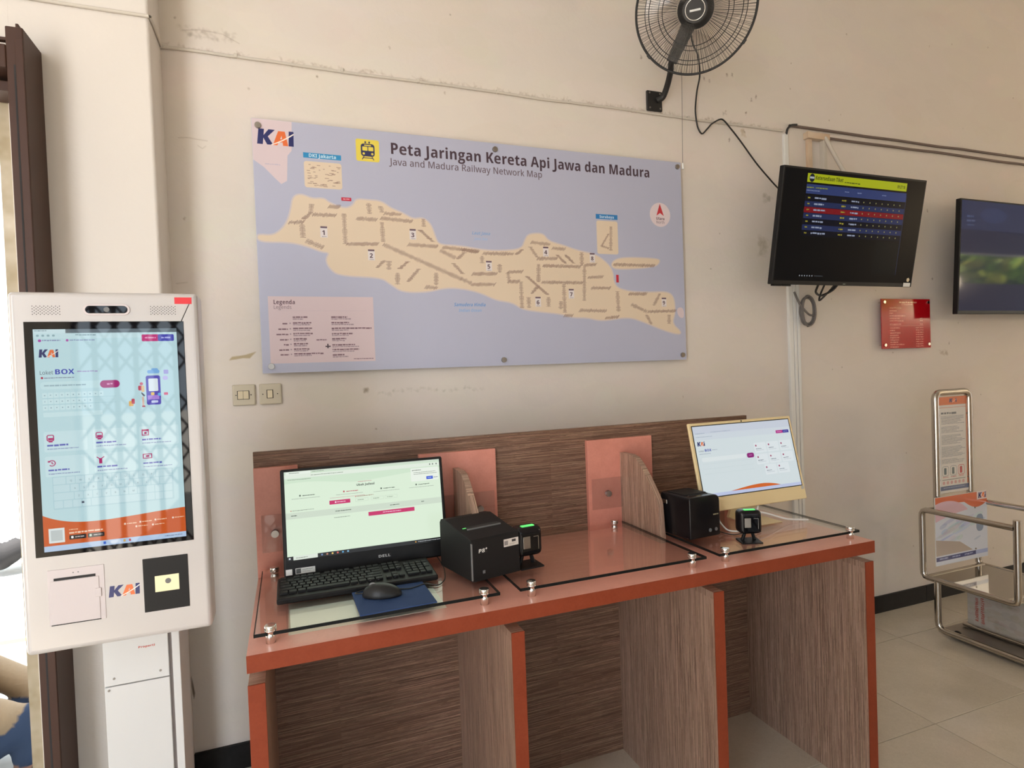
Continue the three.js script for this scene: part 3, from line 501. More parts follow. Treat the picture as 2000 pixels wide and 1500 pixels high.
// ---------------------------------------------------------------- self-service kiosk
const kioskTex = canvas(1024, 1812, (x, w, h) => {
  x.fillStyle = '#bfe0e6'; x.fillRect(0, 0, w, h);
  const R = (a, b, c, d, col) => rule(x, a * w, b * h, c * w, d * h, col), P = (a, b, c, d, r, col) => pill(x, a * w, b * h, c * w, d * h, r, col), S = (a, b, c, s, col) => small(x, a * w, b * h, c * w, s, col);
  R(0, 0, 1, 0.018, '#66737a'); R(0, 0, 0.215, 0.02, '#cfe9ee'); S(0.01, 0.004, 0.08, 9, '#8aa4ac'); R(0, 0.018, 1, 0.024, '#c8e5ea'); for (const a of [0.02, 0.055, 0.09, 0.125]) P(a, 0.024, 0.018, 0.009, 6, '#8fb0b8'); S(0.28, 0.024, 0.14, 9, '#8aa4ac');
  P(0.03, 0.045, 0.022, 0.012, 11, '#b048a8'); S(0.058, 0.047, 0.12, 10, '#8a93b8'); P(0.215, 0.045, 0.018, 0.011, 10, '#b048a8'); S(0.24, 0.047, 0.17, 10, '#93a2c0');
  P(0.742, 0.028, 0.13, 0.032, 10, '#c8347c'); P(0.86, 0.028, 0.118, 0.032, 10, '#4444b0'); S(0.765, 0.04, 0.08, 14, '#f0a8cc'); S(0.885, 0.04, 0.07, 14, '#b0b4ee');
  kaiLogo(x, 0.03 * w, 0.09 * h, 0.13 * w, 0.036 * h);
  text(x, 'Loket', 0.028 * w, 0.203 * h, 44, '#5d6b78', '', 0.092 * w); text(x, 'BOX', 0.127 * w, 0.203 * h, 58, '#3540b0', 'bold', 0.134 * w); S(0.28, 0.19, 0.14, 10, '#a89cc8');
  P(0.036, 0.213, 0.016, 0.01, 8, '#b02c50'); S(0.058, 0.216, 0.2, 9, '#8d98ac');
  P(0.03, 0.236, 0.43, 0.034, 26, '#c9e8ec'); S(0.055, 0.25, 0.28, 12, '#9ab6c0'); P(0.432, 0.237, 0.138, 0.035, 32, '#a82474'); S(0.48, 0.25, 0.04, 14, '#e49cc8');
  for (let r = 0; r < 3; r++) for (let i = 0; i < 9 + (r ? 0 : 2); i++) { P(0.04 + i * 0.038, 0.285 + r * 0.028, 0.033, 0.023, 6, '#cdeaee'); S(0.052 + i * 0.038, 0.294 + r * 0.028, 0.008, 9, '#90aab4'); }
  R(0.04, 0.31, 0.5, 0.0015, '#a6ccd4'); R(0.04, 0.338, 0.5, 0.0015, '#a6ccd4'); P(0.04, 0.374, 0.4, 0.02, 6, '#cdeaee');
  // advert: a booking machine, a traveller, cases, a cloud
  P(0.757, 0.222, 0.105, 0.138, 16, '#5a50b8'); P(0.775, 0.236, 0.07, 0.06, 8, '#e6f2f8'); R(0.765, 0.315, 0.085, 0.02, '#b088e0'); P(0.79, 0.301, 0.025, 0.014, 6, '#ecc65a'); P(0.84, 0.305, 0.022, 0.014, 6, '#6ab8ea'); P(0.79, 0.34, 0.05, 0.011, 6, '#cfd8f8');
  P(0.77, 0.196, 0.09, 0.016, 12, '#7fb4e8'); P(0.8, 0.188, 0.05, 0.016, 12, '#7fb4e8'); P(0.89, 0.196, 0.035, 0.02, 6, '#a8a4e0'); P(0.88, 0.225, 0.04, 0.02, 20, '#c4bdf0'); P(0.885, 0.304, 0.03, 0.012, 5, '#d8547c');
  P(0.712, 0.252, 0.024, 0.014, 12, '#d0607a'); P(0.7, 0.268, 0.03, 0.022, 8, '#c23a58'); P(0.722, 0.268, 0.022, 0.03, 8, '#e6c28e'); x.fillStyle = '#3c3644'; x.beginPath(); x.moveTo(0.722 * w, 0.298 * h); x.lineTo(0.748 * w, 0.315 * h); x.lineTo(0.738 * w, 0.32 * h); x.lineTo(0.72 * w, 0.306 * h); x.fill(); R(0.724, 0.32, 0.014, 0.042, '#dcb8a4'); R(0.722, 0.362, 0.022, 0.007, '#b03a56');
  P(0.628, 0.338, 0.032, 0.024, 6, '#eab45e'); P(0.648, 0.328, 0.022, 0.024, 6, '#c23a50');
  for (const [X, Y, k] of [[0.035, 0.46, 0], [0.365, 0.46, 1], [0.69, 0.46, 2], [0.035, 0.572, 3], [0.365, 0.572, 4], [0.69, 0.572, 5]]) {
    P(X, Y, 0.29, 0.092, 14, '#cbe8ed'); const a = (X + 0.022) * w, b = (Y + 0.016) * h, c = '#b4246c'; x.strokeStyle = x.fillStyle = c; x.lineWidth = 7;
    if (k < 2) { x.beginPath(); x.roundRect(a, b, 44, 46, 10); x.stroke(); rule(x, a + 6, b + 22, 34, 18, c); rule(x, a + 10, b + 50, 26, 8, c); } else if (k === 2) { x.strokeRect(a, b, 46, 46); rule(x, a, b, 46, 12, c); rule(x, a + 15, b + 20, 18, 16, c); } else if (k === 3) { x.beginPath(); x.arc(a + 24, b + 26, 22, -2.6, 2.4); x.stroke(); x.beginPath(); x.moveTo(a + 24, b + 14); x.lineTo(a + 24, b + 28); x.lineTo(a + 34, b + 32); x.stroke(); rule(x, a - 4, b + 6, 18, 12, c); } else if (k === 4) { rule(x, a + 12, b + 12, 22, 44, c); x.beginPath(); x.moveTo(a - 4, b); x.lineTo(a + 22, b + 20); x.lineTo(a + 50, b); x.stroke(); } else { x.strokeRect(a, b + 6, 62, 34); rule(x, a + 18, b + 16, 26, 14, c); }
    S(X + 0.02, Y + 0.058, 0.14, 15, '#5c62b8'); S(X + 0.02, Y + 0.076, 0.21, 9, '#93a2c4');
  }
  // on-screen keyboard
  P(0.075, 0.664, 0.85, 0.15, 10, '#b4d6de'); const rows = [[1.4, 1, 1, 1, 1, 1, 1, 1, 1, 1, 1, 1.9], [1.8, 1, 1, 1, 1, 1, 1, 1, 1, 1, 1, 1.5], [2.2, 1, 1, 1, 1, 1, 1, 1, 1, 1, 1, 1.1], [1, 1, 1, 1, 6.2, 1, 1, 1.1]], letters = ['QWERTYUIOP', 'ASDFGHJKL', 'ZXCVBNM'];
  rows.forEach((row, r) => { const total = row.reduce((s, k) => s + k, 0); let X = 0.082; row.forEach((k, i) => { const ww = k / total * 0.836; P(X, 0.668 + r * 0.0358, ww - 0.006, 0.032, 6, '#c6e3e9'); const ch = letters[r]?.[i - 1]; if (ch) text(x, ch, (X + ww / 2) * w - 8, (0.69 + r * 0.0358) * h, 20, '#7f98a2', ''); X += ww; }); });
  R(0.265, 0.785, 0.018, 0.009, '#445064');
  // orange wave with download strip
  x.fillStyle = '#cf5a1e'; x.beginPath(); x.moveTo(0, 0.835 * h); x.bezierCurveTo(0.12 * w, 0.875 * h, 0.25 * w, 0.885 * h, 0.45 * w, 0.88 * h); x.bezierCurveTo(0.7 * w, 0.872 * h, 0.82 * w, 0.862 * h, w, 0.858 * h); x.lineTo(w, 0.975 * h); x.lineTo(0, 0.975 * h); x.fill();
  R(0.034, 0.897, 0.106, 0.066, '#e4eeee'); R(0.048, 0.906, 0.078, 0.048, '#c2cccc'); S(0.17, 0.907, 0.06, 9, '#f2c4a4'); S(0.17, 0.92, 0.23, 14, '#f8d8c0'); P(0.17, 0.935, 0.115, 0.02, 6, '#241e1e'); P(0.295, 0.935, 0.115, 0.02, 6, '#241e1e'); S(0.21, 0.942, 0.06, 9, '#cfcaca'); S(0.335, 0.942, 0.06, 9, '#cfcaca'); P(0.182, 0.939, 0.016, 0.011, 6, '#ffffff'); P(0.306, 0.939, 0.016, 0.011, 4, '#cfe6d4');
  for (const [a, b] of [[0.55, 0.905], [0.66, 0.903], [0.77, 0.9], [0.9, 0.899], [0.63, 0.922], [0.75, 0.922]]) { P(a, b, 0.014, 0.009, 6, '#f8e0d0'); S(a + 0.02, b + 0.002, 0.07, 9, '#f4c8a8'); }
  R(0, 0.975, 1, 0.025, '#b8d0ee'); P(0.4, 0.981, 0.018, 0.012, 4, '#3a68d0'); P(0.45, 0.98, 0.07, 0.014, 8, '#d6e4f4'); P(0.54, 0.981, 0.016, 0.011, 4, '#d6b060'); P(0.58, 0.981, 0.014, 0.011, 6, '#c03a44'); S(0.84, 0.985, 0.13, 9, '#7c90b0');
});
{
  const x0 = 0.0935, x1 = 0.4795, cx = (x0 + x1) / 2, zf = 0.9;
  const t = thing('ticket_kiosk', 'white self-service ticket kiosk with tall touch screen on a pedestal', 'kiosk', [cx, 0, 0.63]);
  const k = new THREE.Group(); k.name = 'cabinet'; t.add(k); k.position.set(-cx, 0, -0.63);
  // front sheet with a soft edge, deeper box behind
  const s = new THREE.Shape(); const rad = 0.012; s.moveTo(x0 + rad, 0.904); s.lineTo(x1 - rad, 0.904); s.quadraticCurveTo(x1, 0.904, x1, 0.904 + rad); s.lineTo(x1, 1.743 - rad); s.quadraticCurveTo(x1, 1.743, x1 - rad, 1.743); s.lineTo(x0 + rad, 1.743); s.quadraticCurveTo(x0, 1.743, x0, 1.743 - rad); s.lineTo(x0, 0.904 + rad); s.quadraticCurveTo(x0, 0.904, x0 + rad, 0.904);
  const g = new THREE.ExtrudeGeometry(s, { depth: 0.062, bevelEnabled: true, bevelSize: 0.012, bevelThickness: 0.012, bevelOffset: -0.012, bevelSegments: 5, curveSegments: 6 }); g.translate(0, 0, zf - 0.074);
  part('housing', g, M.kioskWhite, k);
  part('rear_box', lim(x0 + 0.03, x1 - 0.03, 0.94, 1.71, 0.765, 0.826, 0.006), M.kioskPlain, k);
  const bez = part('touch_glass', lim(0.1225, 0.447, 1.1295, 1.6735, zf - 0.002, zf + 0.0012, 0.001), M.darkGlass, k, 'glossy black touch glass');
  const glass = screenMaterial(kioskTex, 0.85, 0.03, 1);
  part('screen', plane(0.291, 0.515, 0.2855, 1.3985, zf + 0.0018), glass, k, 'lit ticket page');
  const capsule = (w, h, z0, z1, x, y) => { const c = new THREE.Shape(); const r = h / 2; c.moveTo(-w / 2 + r, -r); c.lineTo(w / 2 - r, -r); c.absarc(w / 2 - r, 0, r, -Math.PI / 2, Math.PI / 2); c.lineTo(-w / 2 + r, r); c.absarc(-w / 2 + r, 0, r, Math.PI / 2, Math.PI * 1.5); const e = new THREE.ExtrudeGeometry(c, { depth: z1 - z0, bevelEnabled: true, bevelSize: 0.0008, bevelThickness: 0.0008, bevelOffset: -0.0008, bevelSegments: 2, curveSegments: 10 }); e.translate(x, y, z0); return e; };
  part('camera_rim', capsule(0.096, 0.027, zf - 0.002, zf + 0.0015, 0.2865, 1.7015), M.kioskDoor, k);
  part('camera_window', capsule(0.086, 0.018, zf - 0.001, zf + 0.0026, 0.2865, 1.7015), M.darkGlass, k, 'dark camera window');
  part('camera_lens', new THREE.CylinderGeometry(0.006, 0.006, 0.001, 20).rotateX(Math.PI / 2).translate(0.287, 1.7015, zf + 0.004), M.greyPlastic, k);
  for (const c of [0.167, 0.404]) {
    const holes = []; for (let r = 0; r < 7; r++) for (let i = 0; i < 8 - (r % 2); i++) { const w = 8 - (r % 2); holes.push(new THREE.CircleGeometry(0.0011, 6).translate(c + (i - (w - 1) / 2) * 0.0075, 1.7 + (3 - r) * 0.0032, zf + 0.0006)); }
    part('speaker_holes', merged(holes), M.hole, k, 'speaker holes').userData.kind = 'stuff';
  }
  part('red_sticker', lim(0.4295, 0.467, 1.716, 1.732, zf - 0.0005, zf + 0.0007), M.red, k, 'small red sticker');
  const door = part('printer_door', lim(0.1425, 0.2545, 0.967, 1.097, zf - 0.001, zf + 0.0014, 0.0008), M.kioskDoor, k, 'pinkish white printer door');
  part('lower_flap', lim(0.147, 0.2435, 0.97, 1.071, zf, zf + 0.003, 0.0008), M.kioskDoor, door);
  part('flap_shadow_gap', lim(0.146, 0.2445, 0.9672, 0.9692, zf, zf + 0.0018), M.hole, door);
  part('paper_slot', lim(0.1545, 0.237, 1.0715, 1.0775, zf, zf + 0.0018), M.hole, door);
  part('latch', lim(0.2355, 0.2475, 1.022, 1.043, zf, zf + 0.0045, 0.001), M.kioskDoor, door);
  part('indicator', merged([0, 0.01].map((d) => new THREE.CircleGeometry(0.0015, 10).translate(0.193 + d, 1.0865, zf + 0.0016))), M.greyPlastic, door);
  const logo = canvas(512, 256, (x, w, h) => { x.clearRect(0, 0, w, h); kaiLogo(x, 16, 30, 480, 200); });
  part('logo', plane(0.069, 0.034, 0.2935, 1.0285, zf + 0.0005), printed(logo, 0.35, { transparent: true }), k);
  const sp = part('scanner_panel', lim(0.334, 0.4315, 0.966, 1.0965, zf - 0.001, zf + 0.0015, 0.001), M.blackPlastic, k, 'black scanner panel');
  part('scanner_window', lim(0.3585, 0.4105, 1.0125, 1.0515, zf, zf + 0.0022), M.warmGlow, sp, 'lit scanner window');
  part('scanner_eye', new THREE.CylinderGeometry(0.0065, 0.0065, 0.001, 20).rotateX(Math.PI / 2).translate(0.387, 1.037, zf + 0.0028), M.greyPlastic, sp);
  // pedestal
  const q = new THREE.Group(); q.name = 'pedestal'; t.add(q); q.position.set(-cx, 0, -0.63);
  part('column', lim(0.19, 0.371, 0.01, 1.2, 0.56, 0.688, 0.004), M.kioskPlain, q);
  part('upper_cover', lim(0.19, 0.343, 0.716, 0.93, 0.688, 0.7, 0.0015), M.kioskPlain, q);
  part('lower_cover', lim(0.19, 0.343, 0.05, 0.713, 0.688, 0.7, 0.0015), M.kioskPlain, q);
  part('side_groove', lim(0.343, 0.3515, 0.05, 0.93, 0.688, 0.6895), std({ color: C(0.3, 0.26, 0.25), roughness: 0.6 }), q, 'grey groove');
  part('side_lip', lim(0.3515, 0.371, 0.012, 0.93, 0.686, 0.699, 0.002), M.kioskPlain, q);
  for (const [a, b] of [[0.213, 0.735], [0.322, 0.735], [0.2, 0.705]]) part('screw', new THREE.CylinderGeometry(0.003, 0.003, 0.002, 12).rotateX(Math.PI / 2).translate(a, b, 0.7008), M.dullSteel, q);
  part('bracket', lim(0.22, 0.34, 1.0, 1.5, 0.68, 0.77, 0.004), M.kioskPlain, q);
  part('base_plate', lim(0.1, 0.46, 0, 0.012, 0.42, 0.84, 0.003), M.kioskPlain, q);
  const pr = canvas(256, 64, (x, w, h) => { x.clearRect(0, 0, w, h); text(x, 'Properti', 4, 46, 46, '#d4604e', 'bold', 246); });
  part('lettering', plane(0.042, 0.0105, 0.292, 0.808, 0.7006), printed(pr, 0.5, { transparent: true }), q, 'red word on the cover');
  screenLight(0.29, 0.5, 0xcfeaf2, 0.16, k, 0.2855, 1.3985, zf + 0.006);
}
// ---------------------------------------------------------------- railway map board
const J = [4,454,57,458,92,434,118,396,133,345,141,298,171,285,214,303,258,296,276,313,337,336,375,319,386,291,432,293,488,293,526,321,574,337,622,363,662,352,697,379,714,437,729,468,828,468,924,483,1019,484,1118,471,1135,426,1154,400,1226,394,1248,429,1331,447,1405,470,1487,480,1544,512,1587,555,1590,635,1669,659,1789,662,1892,656,1934,679,1940,761,1916,816,1976,863,1948,870,1851,843,1757,807,1665,779,1519,801,1442,783,1361,783,1308,766,1212,757,1108,745,1061,712,983,704,917,672,832,653,751,650,669,671,561,672,513,638,475,611,308,608,272,582,256,545,275,515,239,512,197,495,124,477,33,481,4,474];
const LINES = [210,323,205,358,205,358,175,386,122,401,179,396,170,407,172,459,184,471,249,497,213,364,305,363,335,355,336,478,277,328,323,327,342,478,469,473,386,370,469,372,484,315,492,341,501,343,571,344,485,364,618,371,488,382,490,463,491,474,827,614,461,572,493,540,511,544,509,580,555,574,593,541,545,593,543,643,589,628,638,572,712,589,710,640,596,470,722,474,746,476,912,489,735,490,802,521,811,525,842,496,791,545,833,591,665,359,666,391,649,406,704,454,663,650,715,654,436,305,439,349,827,482,908,492,930,496,1076,494,1088,496,1120,471,1165,437,1260,444,1159,459,1192,506,1192,511,1293,508,1294,492,1335,529,1337,490,1378,528,1271,460,1338,463,1220,543,1415,543,1421,476,1421,538,1434,535,1497,530,1434,543,1427,705,1451,593,1534,588,1211,620,1425,619,1197,538,1193,620,1136,594,1239,679,1187,642,1156,675,1106,621,1107,740,1141,691,1142,740,1241,690,1240,734,1322,629,1323,761,1304,709,1302,745,877,589,993,586,1044,577,1116,573,1044,580,1049,617,1043,620,1100,619,870,636,980,634,924,509,923,541,1006,544,1005,581,1468,643,1570,642,1609,658,1612,756,1674,669,1775,668,1851,667,1814,726,1686,721,1772,756,1779,756,1946,752,1771,773,1797,820,1903,773,1901,815,1401,750,1547,753,1539,787,1611,781,1320,775,1363,775,1594,527,1829,527,822,611,870,631];
const mapTex = canvas(2000, 1000, (x, w, h) => {
  x.fillStyle = '#b9bbd0'; x.fillRect(0, 0, w, h);
  const blob = (a, c, edge, lw) => { x.beginPath(); const n = a.length / 2; x.moveTo((a[0] + a[2]) / 2, (a[1] + a[3]) / 2); for (let i = 1; i <= n; i++) { const p = (i % n) * 2, q = ((i + 1) % n) * 2; x.quadraticCurveTo(a[p], a[p + 1], (a[p] + a[q]) / 2, (a[p + 1] + a[q + 1]) / 2); } x.closePath(); if (edge) { x.lineJoin = 'round'; x.strokeStyle = edge; x.lineWidth = lw; x.stroke(); } x.fillStyle = c; x.fill(); };
  const land = '#e3d0b8', edge = '#d2c7c8', pink = '#dccacf';
  x.fillStyle = pink; x.beginPath(); [[-2, -2], [148, -2], [143, 115], [127, 135], [121, 236], [99, 250], [78, 230], [38, 188], [-2, 160]].forEach(([a, b], i) => (i ? x.lineTo(a, b) : x.moveTo(a, b))); x.fill();
  small(x, 42, 172, 56, 5, '#c8bccb');
  blob([1947,738,1990,731,1995,791,1959,785], pink);
  blob(J, land, edge, 12); blob([1588,510,1648,491,1851,491,1857,508,1828,532,1659,548,1580,545], land, edge, 10);
  // insets
  rule(x, 186, 116, 147, 21, '#2f8fc6'); text(x, 'DKI Jakarta', 206, 133, 19, '#cfe6f2', 'bold', 108); pill(x, 187, 150, 146, 106, 10, land);
  for (let i = 0; i < 52; i++) rule(x, rr(194, 318), rr(160, 248), rr(6, 18), 3, 'rgba(142,112,100,0.55)');
  rule(x, 1504, 287, 119, 23, '#2f7fc0'); text(x, 'Surabaya', 1524, 305, 18, '#cfe0f0', 'bold', 80); pill(x, 1506, 318, 116, 160, 10, land);
  // station names hatched along each line
  const hatch = (a, b, c, d, wd) => { const L = Math.hypot(c - a, d - b), n = Math.max(4, L / 4.2), ux = (c - a) / L, uy = (d - b) / L; const lean = Math.abs(ux) > Math.abs(uy) * 1.3; for (let i = 0; i <= n; i++) { const X = a + (c - a) * i / n, Y = b + (d - b) * i / n, k = rr(0.5, 1) * wd; x.strokeStyle = `rgba(138,110,100,${rr(0.45, 0.85)})`; x.lineWidth = 2.2; x.beginPath(); if (lean) { x.moveTo(X - k * 0.45, Y + k * 0.6); x.lineTo(X + k * 0.45, Y - k * 0.6); } else { x.moveTo(X - k * 0.75, Y); x.lineTo(X + k * 0.75, Y); } x.stroke(); } x.strokeStyle = 'rgba(164,138,122,0.55)'; x.lineWidth = 3; x.beginPath(); x.moveTo(a, b); x.lineTo(c, d); x.stroke(); };
  for (let i = 0; i < LINES.length; i += 4) hatch(LINES[i], LINES[i + 1], LINES[i + 2], LINES[i + 3], 16);
  hatch(1585, 345, 1580, 462, 14); hatch(1530, 440, 1572, 378, 10); hatch(1532, 440, 1570, 450, 10);
  pill(x, 327, 287, 40, 14, 2, '#c8324a'); small(x, 334, 291, 26, 5, '#e8a8b2'); rule(x, 1605, 577, 14, 37, '#c02c40');
  [[253, 431], [439, 518], [617, 424], [1236, 476], [955, 550], [1188, 709], [1360, 670], [1478, 497], [1875, 707]].forEach(([a, b], i) => { rule(x, a - 14, b - 16, 28, 40, '#e4dcdc'); rule(x, a - 13, b - 21, 26, 7, '#6b5563'); text(x, String([1, 2, 3, 4, 5, 6, 7, 8, 9][i]), a - 8, b + 14, 27, '#4a3440'); small(x, a - 8, b + 19, 18, 3, '#a59aa4'); });
  const sea = (s, X, Y, size, wd, c) => text(x, s, X, Y, size, c, 'italic bold', wd);
  sea('Laut Jawa', 880, 414, 20, 86, '#8aa9d6'); sea('Java Sea', 890, 438, 18, 62, '#a3bbdf'); sea('Samudera Hindia', 786, 733, 21, 146, '#6b96d0'); sea('Indian Ocean', 806, 757, 18, 106, '#8db0dc');
  // heading
  kaiLogo(x, 17, 38, 136, 60);
  pill(x, 394, 40, 95, 91, 8, '#ead658'); const n = '#33345e';
  pill(x, 414, 58, 56, 52, 12, n); pill(x, 420, 70, 21, 17, 2, '#ead658'); pill(x, 444, 70, 21, 17, 2, '#ead658'); rule(x, 428, 62, 28, 5, '#ead658'); x.fillStyle = '#ead658'; for (const a of [425, 460]) { x.beginPath(); x.arc(a, 99, 5, 0, 7); x.fill(); } x.strokeStyle = n; x.lineWidth = 3; for (const [a, b] of [[426, 418], [458, 466]]) { x.beginPath(); x.moveTo(a, 110); x.lineTo(b, 124); x.stroke(); } rule(x, 422, 115, 40, 3, n); rule(x, 430, 48, 6, 8, n); rule(x, 446, 48, 6, 8, n);
  text(x, 'Peta Jaringan Kereta Api Jawa dan Madura', 533, 90, 66, '#45333f', 'bold', 1284);
  text(x, 'Java and Madura Railway Network Map', 532, 137, 40, '#5b4852', '', 700);
  x.fillStyle = '#e6d6da'; x.beginPath(); x.ellipse(1868, 271, 60, 60, 0, 0, 7); x.fill(); x.fillStyle = '#cf3a44'; x.beginPath(); x.moveTo(1868, 216); x.lineTo(1890, 276); x.lineTo(1868, 262); x.lineTo(1847, 276); x.fill();
  text(x, 'Utara', 1844, 297, 20, '#6a4c58', 'bold', 50); text(x, 'North', 1844, 315, 20, '#8a7680', '', 50);
  // legend
  rule(x, 30, 696, 408, 267, '#d9c5c9'); text(x, 'Legenda', 49, 727, 23, '#5b3f4a', 'bold', 82); text(x, 'Legends', 49, 746, 20, '#87707a', '', 68); rule(x, 60, 752, 350, 2, '#d2bfc6');
  [776, 799, 821, 842, 863, 883, 904, 923].forEach((y, i) => { const c = '#7b5c67', c2 = '#a08b95'; small(x, 119, y, [56, 70, 72, 74, 50, 54, 58, 112][i], 6, c); small(x, 119, y + 8, [40, 66, 66, 64, 46, 50, 54, 66][i], 5, c2); if (i) { small(x, 100 - [20, 36, 44, 32, 18, 36, 32][i - 1], y + 3, [20, 36, 44, 32, 18, 36, 32][i - 1], 6, c); rule(x, 106, y + 2, 5, 5, c2); } });
  [776, 799, 822, 844, 865, 890, 909, 931].forEach((y, i) => { small(x, 267, y, [64, 70, 160, 84, 56, 92, 106, 46][i], 6, '#7b5c67'); small(x, 267, y + 8, [78, 88, 66, 66, 50, 106, 86, 62][i], 5, '#a08b95'); });
  rule(x, 247, 888, 5, 18, '#4a3842'); rule(x, 240, 896, 20, 5, '#4a3842'); small(x, 206, 869, 40, 5, '#7b5c67'); small(x, 350, 950, 80, 4, '#8e7480');
});
{
  const x0 = 0.5904, x1 = 2.5841, y0 = 1.5474, y1 = 2.5429;
  const t = thing('map_board', 'large lavender railway network map board bolted to the wall', 'map board', [(x0 + x1) / 2, y0, 0]);
  const w = x1 - x0, h = y1 - y0;
  part('panel', lim(-w / 2, w / 2, 0, h, 0.026, 0.0345, 0.001), phy({ color: C(0.6, 0.62, 0.72), roughness: 0.25 }), t);
  part('print', plane(w - 0.002, h - 0.002, 0, h / 2, 0.0349), printed(mapTex, 0.38), t, 'printed map of Java and Madura');
  for (const [a, b] of [[23, 28], [1003, 29], [1977, 24], [33, 973], [1009, 974], [1975, 975]]) { const X = (a / 2000 - 0.5) * w, Y = (1 - b / 1000) * h; part('standoff', merged([cyl(0.006, 0.006, V(X, Y, 0.0005), V(X, Y, 0.036)), cyl(0.0125, 0.0115, V(X, Y, 0.0352), V(X, Y, 0.043), 24)]), M.knobSteel, t, 'steel standoff'); }
}
// ---------------------------------------------------------------- light switches
function lightSwitch(label, x0, n) {
  const t = thing('light_switch', label, 'light switch', [x0 + 0.041, 1.425, 0]);
  part('plate', ctr(0.082, 0.082, 0.011, 0, 0.041, 0.0055, 0.005), M.agedPlastic, t);
  part('recess', ctr(n * 0.02 + 0.004, 0.034, 0.001, -0.002, 0.041, 0.0112), M.hole, t);
  for (let i = 0; i < n; i++) { const r = part('rocker', ctr(0.0192, 0.031, 0.007, 0, 0, 0, 0.0015), M.agedButton, t); r.position.set(-0.002 + (i - (n - 1) / 2) * 0.02, 0.041, 0.0125); r.rotation.x = i ? 0.06 : -0.06; }
  for (const s of [-1, 1]) part('screw', new THREE.CylinderGeometry(0.0022, 0.0022, 0.001, 10).rotateX(Math.PI / 2).translate(s * 0.027 - 0.001, 0.041, 0.0113), M.hole, t);
}
lightSwitch('aged cream light switch with two rockers near the pier', 0.477, 2);
lightSwitch('aged cream light switch with a single rocker below the map', 0.574, 1);
